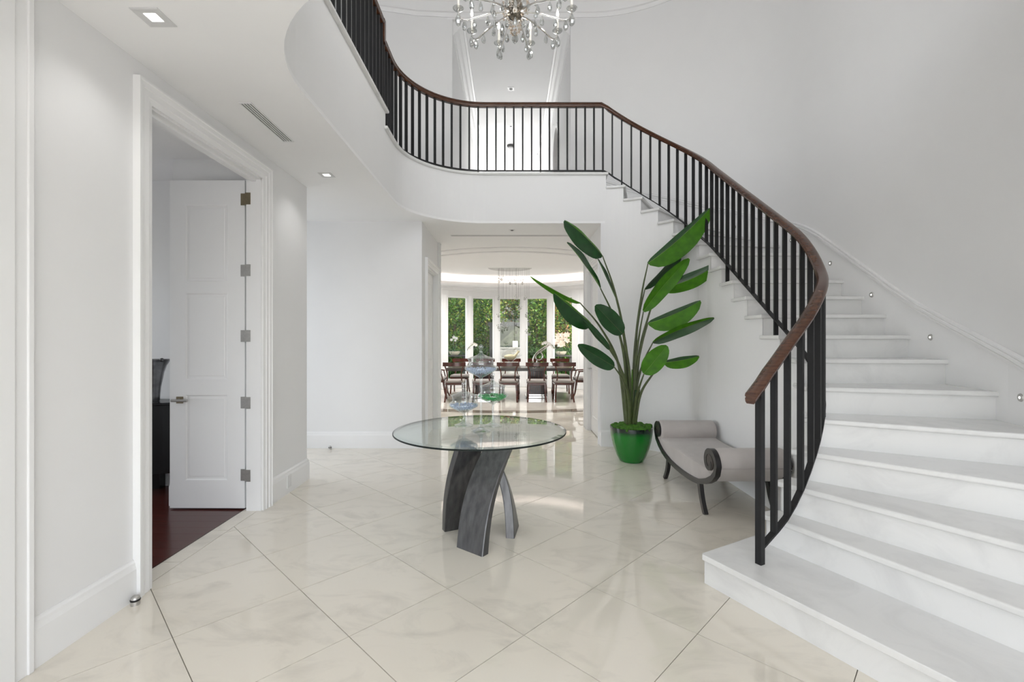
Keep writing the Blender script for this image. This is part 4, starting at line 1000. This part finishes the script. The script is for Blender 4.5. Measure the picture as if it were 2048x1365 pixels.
# ================================================================== STUDY FURNITURE
con = thing('bow_front_console', (-3.63, 4.6, 0), 'black bow-fronted console standing in the study', 'console')
def bow(cx, cy, a, b, n=24): return ell(cx, cy, a, b, 180, 360, n)
obj('body', MB().prism(bow(-3.63, 4.598, .62, .36), .20, .845), M_BLACK, con, bevel=.004)
obj('top', MB().prism(bow(-3.63, 4.598, .64, .38), .845, .868), M_BLACK, con, bevel=.004)
obj('plinth', MB().box((-3.90, 4.50, 0), (-3.42, 4.575, .20)), M_BLACK, con)
vz = thing('fluted_vase', (-3.40, 4.40, .868), 'grey metallic vase with a flared rim on the black console', 'vase')
M_PEWTER = mat('pewter', (.16, .16, .165), .28, metal=.9, noise=.5, nscale=9)
R = []
for r_, z in ((.045, 0), (.048, .01), (.05, .06), (.058, .16), (.075, .26), (.10, .34), (.125, .385), (.135, .40), (.128, .402), (.09, .33), (.05, .1)):
    R.append([(-3.40+r_*(1+.06*cos(6*2*pi*k/36))*cos(2*pi*k/36), 4.40+r_*(1+.06*cos(6*2*pi*k/36))*sin(2*pi*k/36), .868+z) for k in range(36)])
obj('body', MB().loft(R), M_PEWTER, vz, smooth=True, angle=60)
obj('rim_ornament', MB().ball((-3.277, 4.34, 1.268), .018, 8, 6), M_PEWTER, vz, smooth=True)
# ================================================================== DINING ROOM
M_MAHOG = wood('mahogany', (.045, .009, .006), (.11, .024, .013), .22, (3, 3, 12), 3, coat=.3)
M_SEAT = mat('grey_seat_fabric', (.34, .31, .29), .8, noise=.06)
M_ESPR = wood('espresso_wood', (.028, .022, .019), (.055, .045, .038), .25, (2, 14, 14), 3, coat=.2)
def rect_sweep(pts, w, h, side=(1, 0, 0)):
    """bar through 3D pts, width w along side, thickness h"""
    sd = Vector(side); pts = [Vector(p) for p in pts]; R = []
    for i, p in enumerate(pts):
        t = (pts[min(i+1, len(pts)-1)]-pts[max(i-1, 0)]).normalized(); n = t.cross(sd).normalized()
        ww = w[i] if isinstance(w, list) else w; hh = h[i] if isinstance(h, list) else h
        R.append([p+sd*ww/2+n*hh/2, p-sd*ww/2+n*hh/2, p-sd*ww/2-n*hh/2, p+sd*ww/2-n*hh/2])
    return MB().loft(R)
def make_chair(arms=False):
    """klismos chair at the origin, back towards -y, seat towards +y"""
    r = thing('dining_chair', (0, 0, 0), 'x', 'chair', 'mahogany dining chairs')
    W_ = .225
    R = []
    for t in range(13):                       # curved top rail
        u = -1+t/6; x = u*.265; y = -.285-.045*(1-u*u)
        R.append([(x, y-.012, .835), (x, y+.012, .835), (x, y+.016, .925), (x, y-.008, .925)])
    obj('top_rail', MB().loft(R), M_MAHOG, r, smooth=True, angle=40)
    for s in (-1, 1):
        up = crom([(s*.185, -.20, .44), (s*.165, -.225, .56), (s*.17, -.265, .70), (s*.215, -.295, .84)], 5)
        obj('back_post', rect_sweep(up, .030, .034), M_MAHOG, r, smooth=True, angle=40)
        bl = crom([(s*.185, -.20, .44), (s*.195, -.215, .28), (s*.205, -.26, .12), (s*.215, -.345, 0)], 5)
        obj('leg', rect_sweep(bl, .034, [.05-.022*k/(len(bl)-1) for k in range(len(bl))]), M_MAHOG, r, smooth=True, angle=40)
        fl_ = crom([(s*.215, .195, .42), (s*.218, .215, .28), (s*.222, .24, .12), (s*.225, .29, 0)], 5)
        obj('leg', rect_sweep(fl_, .036, [.055-.027*k/(len(fl_)-1) for k in range(len(fl_))]), M_MAHOG, r, smooth=True, angle=40)
        if arms:
            a_ = crom([(s*.20, -.275, .70), (s*.275, -.10, .675), (s*.285, .08, .665), (s*.27, .16, .66)], 5)
            obj('arm', MB().tube(a_, .017, 8), M_MAHOG, r, smooth=True)
            obj('arm_support', MB().tube(crom([(s*.275, .13, .66), (s*.265, .16, .56), (s*.235, .19, .44)], 4), .015, 8), M_MAHOG, r, smooth=True)
    obj('seat_frame', MB().prism([(-.215, -.225), (.215, -.225), (.245, .225), (-.245, .225)], .385, .44), M_MAHOG, r, bevel=.01)
    obj('cushion', MB().loft([[(sx*(a_), sy*b_-.0, z) for sx, sy in ((-1, -1), (1, -1), (1.12, 1), (-1.12, 1))] for a_, b_, z in ((.215, .225, .44), (.222, .232, .455), (.222, .232, .485), (.20, .21, .502), (.1, .1, .508))]), M_SEAT, r, bevel=.012, seg=3)
    return r
proto = make_chair(False); protoa = make_chair(True)
used = {id(proto): False, id(protoa): False}
def put(pr, x, y, rz, label, group):
    o = pr if not used[id(pr)] else copy_tree(pr); used[id(pr)] = True
    o.location = (x, y, 0); o.rotation_euler = (0, 0, radians(rz)); tag(o, label, 'chair', group); return o
order = ['leftmost', 'second from the left', 'middle', 'second from the right', 'rightmost']
for i, px in enumerate((907, 963, 1017, 1075, 1130)):
    y = 11.05; put(proto, (px-CX)*(y-.3)/F, y, random.uniform(-4, 4), 'mahogany klismos dining chair on the near side of the long table, '+order[i], 'near row of dining chairs')
for i, px in enumerate((923, 971, 1022, 1074, 1118)):
    y = 12.65; put(proto, (px-CX)*(y+.3)/F, y, 180+random.uniform(-4, 4), 'mahogany klismos dining chair on the window side of the long table, '+order[i], 'far row of dining chairs')
put(protoa, -1.86, 11.75, -90, 'mahogany armchair with pale seat at the left end of the dining table', 'dining armchairs')
put(protoa, 1.86, 11.75, 90, 'mahogany armchair with pale seat at the right end of the dining table', 'dining armchairs')
dt = thing('dining_table', (0, 11.75, 0), 'long dark wooden dining table on two slatted pedestals', 'table')
obj('table_top', MB().box((-1.57, 11.22, .69), (1.60, 12.28, .765)), M_ESPR, dt, bevel=.008)
for x in (-.66, .66):
    pd = obj('pedestal', MB().box((x-.19, 11.55, .10), (x+.19, 11.95, .69)), M_ESPR, dt)
    for k in range(9):
        xx = x-.20+.05*k; obj('slat', MB().box((xx-.014, 11.52, .10), (xx+.014, 11.55, .69)), M_MAHOG, pd)
    obj('pedestal_base', MB().box((x-.28, 11.44, .0), (x+.28, 12.06, .055)), M_CHROME, pd, bevel=.004)
    obj('pedestal_step', MB().box((x-.24, 11.48, .055), (x+.24, 12.02, .10)), M_CHROME, pd, bevel=.004)
# table ornaments
TT = .765
M_GILT = mat('gilded_cream', (.60, .54, .36), .35, noise=.15, nscale=20)
M_PETAL = mat('orchid_petal', (.80, .76, .70), .6, noise=.05)
M_PETALP = mat('blush_petal', (.78, .66, .55), .6, noise=.08)
M_GREEN = mat('orchid_leaf', (.03, .10, .025), .4, noise=.3)
bw = thing('glass_wave_bowl', (0.02, 11.75, TT), 'clear glass bowl with upswept ends on the dining table', 'bowl')
R = []
for r_, z in ((.08, 0), (.085, .012), (.045, .04), (.04, .10), (.09, .15), (.18, .20), (.25, .255), (.255, .26)):
    R.append([(0.02+r_*1.15*cos(2*pi*k/32), 11.75+r_*.6*sin(2*pi*k/32), TT+z+(.05*abs(cos(2*pi*k/32))**3 if z > .05 else 0)) for k in range(32)])
obj('bowl', MB().loft(R, True, False), M_GLASS, bw, smooth=True, fix=False)
fg = thing('gilded_deer_figurine', (0.03, 11.75, TT+.085+.11), 'pale gilded reclining deer figurine resting on the glass bowl', 'figurine')
obj('body', MB().ball((0.0, 11.75, TT+.085+.17), .075, 14, 9, sc=(2.1, .7, .85)).tube([(0.11, 11.75, TT+.085+.18), (.17, 11.75, TT+.085+.24), (.20, 11.75, TT+.085+.29)], [.045, .03, .022], 9).ball((.215, 11.75, TT+.085+.30), .026, 9, 6, sc=(1.5, .8, .9)), M_GILT, fg, smooth=True)
obj('ear', MB().tube([(.195, 11.74, TT+.085+.31), (.185, 11.73, TT+.085+.355)], [.010, .003], 6), M_GILT, fg); obj('ear', MB().tube([(.195, 11.76, TT+.085+.31), (.185, 11.77, TT+.085+.355)], [.010, .003], 6), M_GILT, fg)
obj('base', MB().ball((0.0, 11.75, TT+.085+.115), .05, 10, 6, sc=(2, .7, .4)), M_GILT, fg, smooth=True)
lp_ = thing('loop_sculpture', (.64, 11.75, TT), 'polished silver teardrop loop sculpture on the dining table', 'sculpture')
def loop_tube(q): return MB().tube(crom([Vector((x, 11.75, TT+z)) for x, z in q], 7), .017, 8)
lo_ = loop_tube(((.99, .56), (.86, .44), (.72, .33), (.655, .26), (.67, .19), (.74, .165), (.81, .20), (.835, .27), (.80, .34), (.74, .36), (.70, .33)))
lo2 = loop_tube(((.60, .02), (.585, .12), (.60, .23), (.66, .33), (.76, .42), (.95, .545)))
lo_.add(lo2.v, lo2.f)
obj('loop', lo_, M_CHROME, lp_, smooth=True); obj('base', MB().box((.48, 11.68, TT), (.76, 11.82, TT+.02)), M_BLACK, lp_)
obj('post', MB().tube([(.66, 11.75, TT+.01), (.70, 11.75, TT+.19)], .014, 8), M_CHROME, lp_, smooth=True)
def blossom(mb, c, s, rnd):
    a0 = rnd.uniform(0, 2)
    for k in range(5):
        a = a0+2*pi*k/5; d = Vector((cos(a), -.25, sin(a))); q = Vector(c)+d*s*.55
        sd = Vector((-sin(a), 0, cos(a)))*s*.36
        mb.add([Vector(c), q+sd-d*s*.1, q+d*s*.45, q-sd-d*s*.1], [(0, 1, 2, 3)])
def orchid(name, x, y, z, label, flowers, stems, petal, bowl=None, leaves=6, ls=.25, seed=1):
    r = thing(name, (x, y, z), label, 'orchid'); rnd = random.Random(seed)
    if bowl:
        br, bh, bm_ = bowl
        obj('pot', MB().lathe([(br*.45, 0), (br*.8, bh*.4), (br, bh), (br*.94, bh), (br*.5, bh*.55), (.01, bh*.5)], (x, y, z), 24), bm_, r, smooth=True, angle=50)
        z += bh*.7
    for k in range(leaves):
        a = 2*pi*k/leaves+rnd.random(); d = Vector((cos(a), sin(a)*.6, 0)); n = Vector((-d.y, d.x, 0)); m = MB(); R = []
        for t in range(6):
            u = t/5; c = Vector((x, y, z))+d*ls*u+Vector((0, 0, ls*.9*u-ls*1.0*u*u)); w_ = ls*.14*sin(pi*(u*.85+.12))
            R.append([c-n*w_, c+Vector((0, 0, -.004)), c+n*w_])
        m.loft(R, False, False); obj('leaf', m, M_GREEN, r, smooth=True, fix=False)
    for st in stems:
        obj('stem', MB().tube(crom([Vector((x, y, z))]+[Vector((x+a, y, z+b)) for a, b in st], 6), .006, 6), M_GREEN, r, smooth=True)
    m = MB()
    for (fx, fz, s) in flowers:
        c = (x+fx, y+rnd.uniform(-.08, .08), z+fz); mm_ = MB(); blossom(mm_, c, s, rnd)
        obj('blossom', mm_, petal, r, fix=False)
    return r
rnd = random.Random(5)
orchid('table_orchid', .90, 11.95, TT, 'arching white orchid beside the silver loop sculpture', [(-.04+.045*k, .53+.03*sin(k), .055) for k in range(5)]+[(.20, .47, .05), (.24, .42, .045)], [[(-.10, .25), (.0, .53), (.18, .50), (.25, .41)]], M_PETAL, (.06, .08, M_CHROME), 5, .22, 2)
orchid('table_orchid', -.80, 11.80, TT, 'arching white orchid on the left half of the dining table', [(-.06-.04*k, .50+.02*sin(k), .05) for k in range(4)]+[(-.24, .42, .04)], [[(.06, .25), (-.06, .52), (-.24, .45), (-.30, .36)]], M_PETAL, (.06, .08, M_CHROME), 6, .30, 3)
# pendant cluster
pc_ = thing('pendant_cluster', (.0, 11.75, CE+.26), 'oval canopy with a cluster of glass bubble pendants on wires above the dining table', 'pendant lamp')
obj('canopy', MB().lathe([(.56, 0), (.56, -.03), (.53, -.035)], (.0, 11.75, CE+.26), 40), mat('canopy_metal', (.55, .55, .54), .3, metal=.6, noise=.05), pc_)
ball_mesh = None; rnd = random.Random(9)
for k in range(26):
    a = rnd.uniform(0, 2*pi); rr = .50*sqrt(rnd.random()); x, y = rr*cos(a), 11.75+rr*sin(a)*.8; zl = rnd.choice([2.9, 2.55, 2.2, 2.0, 1.85, 1.75, 1.65])+rnd.uniform(-.08, .08)
    wr = obj('wire', MB().tube([(x, y, CE+.23), (x, y, zl+.03)], .0013, 4), M_SLOT, pc_)
    obj('bubble', MB().ball((x, y, zl), .034, 10, 7), M_CRYS, wr, smooth=True)
    for q in range(3):
        obj('bubble', MB().ball((x+rnd.uniform(-.05, .05), y+rnd.uniform(-.03, .03), zl+rnd.uniform(.03, .1)), .016, 8, 6), M_CRYS, wr, smooth=True)

# unseen fill lights added in the oval tray to brighten the dining room
for x, y, w_ in ((-.62, 10.55, 'near edge, first'), (-.92, 10.60, 'near edge, second'), (-1.9, 11.2, 'left side, near'), (-2.2, 11.9, 'left end'), (1.9, 11.2, 'right side, near'), (2.2, 11.9, 'right end')):
    z = CE+.26
    r = thing('tray_fill_light', (x, y, z), 'added unseen round fill light in the oval ceiling tray, '+w_, 'ceiling light', 'added fill lights in the oval tray')
    obj('bezel', MB().lathe([(.06, 0), (.06, -.006), (.042, -.008), (.040, -.002)], (x, y, z), 20, cap=False), M_WHITEP, r, fix=False)
    obj('lens', MB().lathe([(.040, -.002), (.001, -.003)], (x, y, z), 20, cap=False), M_LAMP, r, fix=False)
    light('tray_fill_lamp', 'SPOT', (x, y, z-.02), (0, 0, 0), 150, (1, .985, .955), spot_size=radians(165), spot_blend=.5, shadow_soft_size=.04)

# ================================================================== GARDEN
M_PATIO = mat('patio_stone', (.62, .58, .52), .7, noise=.08, nscale=3)
M_LEAF1 = mat('hedge_leaf_green', (.10, .22, .03), .5, noise=.45, nscale=5)
M_LEAF2 = mat('hedge_leaf_yellow', (.28, .33, .06), .5, noise=.4, nscale=5)
M_LEAF3 = mat('hedge_leaf_dark', (.03, .085, .02), .5, noise=.4, nscale=5)
M_LEAF4 = mat('rusty_leaf', (.30, .12, .05), .5, noise=.4, nscale=5)
for m_ in (M_LEAF1, M_LEAF2, M_LEAF3, M_LEAF4, M_LEAFB):
    nt = m_.node_tree; p_ = nt.nodes['Principled BSDF']; tr_ = nt.nodes.new('ShaderNodeBsdfTranslucent'); mx_ = nt.nodes.new('ShaderNodeMixShader'); mx_.inputs[0].default_value = .3
    src = p_.inputs['Base Color'].links[0].from_socket; nt.links.new(src, tr_.inputs['Color']); out = [n for n in nt.nodes if n.type == 'OUTPUT_MATERIAL'][0]
    nt.links.new(p_.outputs[0], mx_.inputs[1]); nt.links.new(tr_.outputs[0], mx_.inputs[2]); nt.links.new(mx_.outputs[0], out.inputs['Surface'])
M_BARK = mat('bark', (.10, .075, .05), .9, noise=.3)
struct('ground_patio', MB().box((-14, 14.3, -.3), (14, 17.6, -.03)), M_PATIO, 'sunlit pale stone terrace outside the bay windows', 'terrace')
struct('ground_garden', MB().box((-30, 17.6, -.3), (30, 60, -.05)), mat('lawn', (.06, .14, .02), .9, noise=.3, nscale=4), 'green lawn of the garden', 'lawn')
def foliage(m, c, rx, ry, rz, n, size, rnd, mats):
    for k in range(n):
        u = rnd.uniform(-1, 1); a = rnd.uniform(0, 2*pi); q = sqrt(1-u*u); r_ = rnd.uniform(.55, 1)**.5
        p = Vector((c[0]+rx*r_*q*cos(a), c[1]+ry*r_*q*sin(a), c[2]+rz*r_*u)); s = size*rnd.uniform(.6, 1.4)
        d = Vector((rnd.gauss(0, 1), rnd.gauss(0, 1), rnd.gauss(-.3, .8))).normalized(); e = d.cross(Vector((rnd.gauss(0, 1), rnd.gauss(0, 1), rnd.gauss(0, 1)))).normalized()
        m.add([p, p+d*s*.5+e*s*.24, p+d*s, p+d*s*.5-e*s*.24], [(0, 1, 2, 3)], rnd.randrange(mats))
def bush(name, x, y, z, rx, ry, rz, n, size, mats, label, cat='shrub', seed=1, trunk=True, group='garden trees and shrubs'):
    r = thing(name, (x, y, -.05), label, cat, group); rnd = random.Random(seed); m = MB()
    foliage(m, (x, y, z), rx, ry, rz, n, size, rnd, len(mats)); tag(obj('foliage', m, mats, r, fix=False), kind='stuff')
    if trunk: obj('trunk', MB().tube([(x, y, -.05), (x+.05, y, z*.6), (x, y, z)], [.09, .07, .04], 8), M_BARK, r, smooth=True)
G = [M_LEAF1, M_LEAF3, M_LEAF1, M_LEAF2]; GD = [M_LEAF3, M_LEAF3, M_LEAF1]; GY = [M_LEAF2, M_LEAF1, M_LEAF1]; GR_ = [M_LEAF4, M_LEAF1, M_LEAF3, M_LEAF2]
# clipped hedge at the back, then trees and shrubs in front
hd_ = thing('garden_hedge', (0, 21.0, -.05), 'tall dark hedge closing off the garden', 'hedge'); rnd = random.Random(21); m = MB()
for k in range(9000):
    p = Vector((rnd.uniform(-6, 6), 20.6+rnd.uniform(0, .7), rnd.uniform(0, 6.2))); s = .22*rnd.uniform(.6, 1.3)
    d = Vector((rnd.gauss(0, 1), rnd.gauss(-.5, 1), rnd.gauss(-.3, .8))).normalized(); e = d.cross(Vector((rnd.gauss(0, 1), rnd.gauss(0, 1), rnd.gauss(0, 1)))).normalized()
    m.add([p, p+d*s*.5+e*s*.24, p+d*s, p+d*s*.5-e*s*.24], [(0, 1, 2, 3)], rnd.randrange(3))
tag(obj('foliage', m, GD, hd_, fix=False), kind='stuff'); obj('core', MB().box((-6.2, 20.9, -.05), (6.2, 21.6, 5.9)), mat('hedge_core', (.015, .035, .01), .95, noise=.4), hd_)
bush('garden_tree', -2.25, 18.6, 2.3, .95, .7, 1.5, 4200, .13, GY, 'bright yellow-green tree outside the leftmost bay window', 'tree', 31)
bush('garden_tree', -1.0, 18.9, 2.5, .85, .7, 1.5, 4200, .11, G, 'fine-leaved green tree outside the second bay window', 'tree', 32)
bush('garden_tree', .05, 19.3, 2.75, .8, .6, 1.1, 3600, .11, GR_, 'rust-tinged tree high outside the middle bay window', 'tree', 33)
bush('garden_tree', 1.05, 18.8, 2.4, .8, .7, 1.5, 4200, .12, G, 'leafy green tree outside the fourth bay window', 'tree', 34)
bush('garden_tree', 2.2, 18.5, 2.5, .85, .7, 1.4, 4000, .12, GR_+[M_LEAF2], 'tree with yellow and rusty leaves outside the rightmost bay window', 'tree', 35)
def grass_clump(x, y, h, n, label, seed):
    r = thing('bamboo_clump', (x, y, -.05), label, 'plant', 'garden trees and shrubs'); rnd = random.Random(seed); m = MB()
    for k in range(n):
        a = rnd.uniform(0, 2*pi); b = Vector((x+rnd.uniform(-.3, .3), y+rnd.uniform(-.2, .2), rnd.uniform(-.05, h*.7))); d = Vector((cos(a), sin(a), 0)); L = rnd.uniform(.3, .6)
        q = b+d*L*.5+Vector((0, 0, L*.5)); t = b+d*L+Vector((0, 0, L*.25)); n_ = Vector((-d.y, d.x, 0))*.018
        m.add([b-n_, b+n_, q+n_, q-n_, t], [(0, 1, 2, 3), (3, 2, 4)], rnd.randrange(3))
    tag(obj('blades', m, [M_LEAF1, M_LEAF3, M_LEAF3], r, fix=False), kind='stuff')
for i, (x, w_) in enumerate(((-2.0, 'leftmost'), (-1.05, 'second'), (.95, 'fourth'), (1.95, 'rightmost'))):
    grass_clump(x*1.22, 18.2, 1.3, 900, 'spiky strap-leaved clump low outside the %s bay window' % w_, 41+i)
# dark garden frame, white planter and ledge tables with potted orchids
M_DKM = mat('dark_garden_metal', (.05, .05, .048), .6, noise=.2)
fr_ = thing('garden_arbor', (-.05, 17.75, -.05), 'dark square garden arbor frame beyond the middle window', 'arbor')
for x in (-.72, .62): obj('post', MB().box((x-.07, 17.7, -.05), (x+.07, 17.84, 2.05)), M_DKM, fr_)
obj('beam', MB().box((-.85, 17.68, 1.98), (.75, 17.86, 2.12)), M_DKM, fr_)
obj('shade_backdrop', MB().box((-.66, 17.74, 1.22), (.56, 17.80, 1.98)), mat('shaded_panel', (.07, .08, .05), .8, noise=.5, nscale=6), fr_)  # dark sheet standing in for the shaded area between the posts
bx_ = thing('garden_planter', (.195, 17.45, 1.17), 'small white block planter on the grey wall outside the middle window', 'planter')
obj('box', MB().box((.10, 17.36, 1.17), (.29, 17.54, 1.40)), mat('white_render', (.8, .8, .78), .6, noise=.02), bx_, bevel=.01); obj('soil', MB().box((.12, 17.38, 1.395), (.27, 17.52, 1.405)), M_BARK, bx_)
wl_ = tag(obj('garden_wall', MB().box((-.55, 17.35, -.05), (.48, 17.55, 1.10)).box((-.57, 17.33, 1.10), (.50, 17.57, 1.17)), mat('grey_garden_stone', (.22, .22, .20), .8, noise=.2), None, bevel=.01), 'low grey garden wall outside the middle bay window', 'wall')
M_POTC = mat('cream_pot', (.66, .60, .46), .6, noise=.08)
for x, w_, fl_, pm in ((-1.83, 'left', [(-.10, .42, .06), (-.02, .50, .07), (.07, .47, .06), (.02, .40, .05)], M_PETAL),
                       (1.68, 'right', [(random.Random(k).uniform(-.20, .24), .36+random.Random(k+50).uniform(-.12, .24), .10) for k in range(22)], M_PETALP)):
    tb = thing('terrace_table', (x, 15.2, -.03), 'dark narrow terrace table outside the %smost bay window' % w_, 'table', 'terrace tables')
    obj('table_top', MB().box((x-.42, 14.98, .90), (x+.42, 15.42, .94)), M_DKM, tb)
    for sx in (-.32, .32):
        for sy in (15.04, 15.36): obj('leg', MB().box((x+sx-.02, sy-.02, -.03), (x+sx+.02, sy+.02, .90)), M_DKM, tb)
    orchid('potted_orchid', x, 15.2, .94, ('white' if w_ == 'left' else 'large blush white')+' orchid in a cream bowl on the %s terrace table' % w_, fl_, [[(-.04, .2), (-.02, .44)], [(.04, .2), (.08, .42)]], pm, (.20, .13, M_POTC), 9, .34, 12)
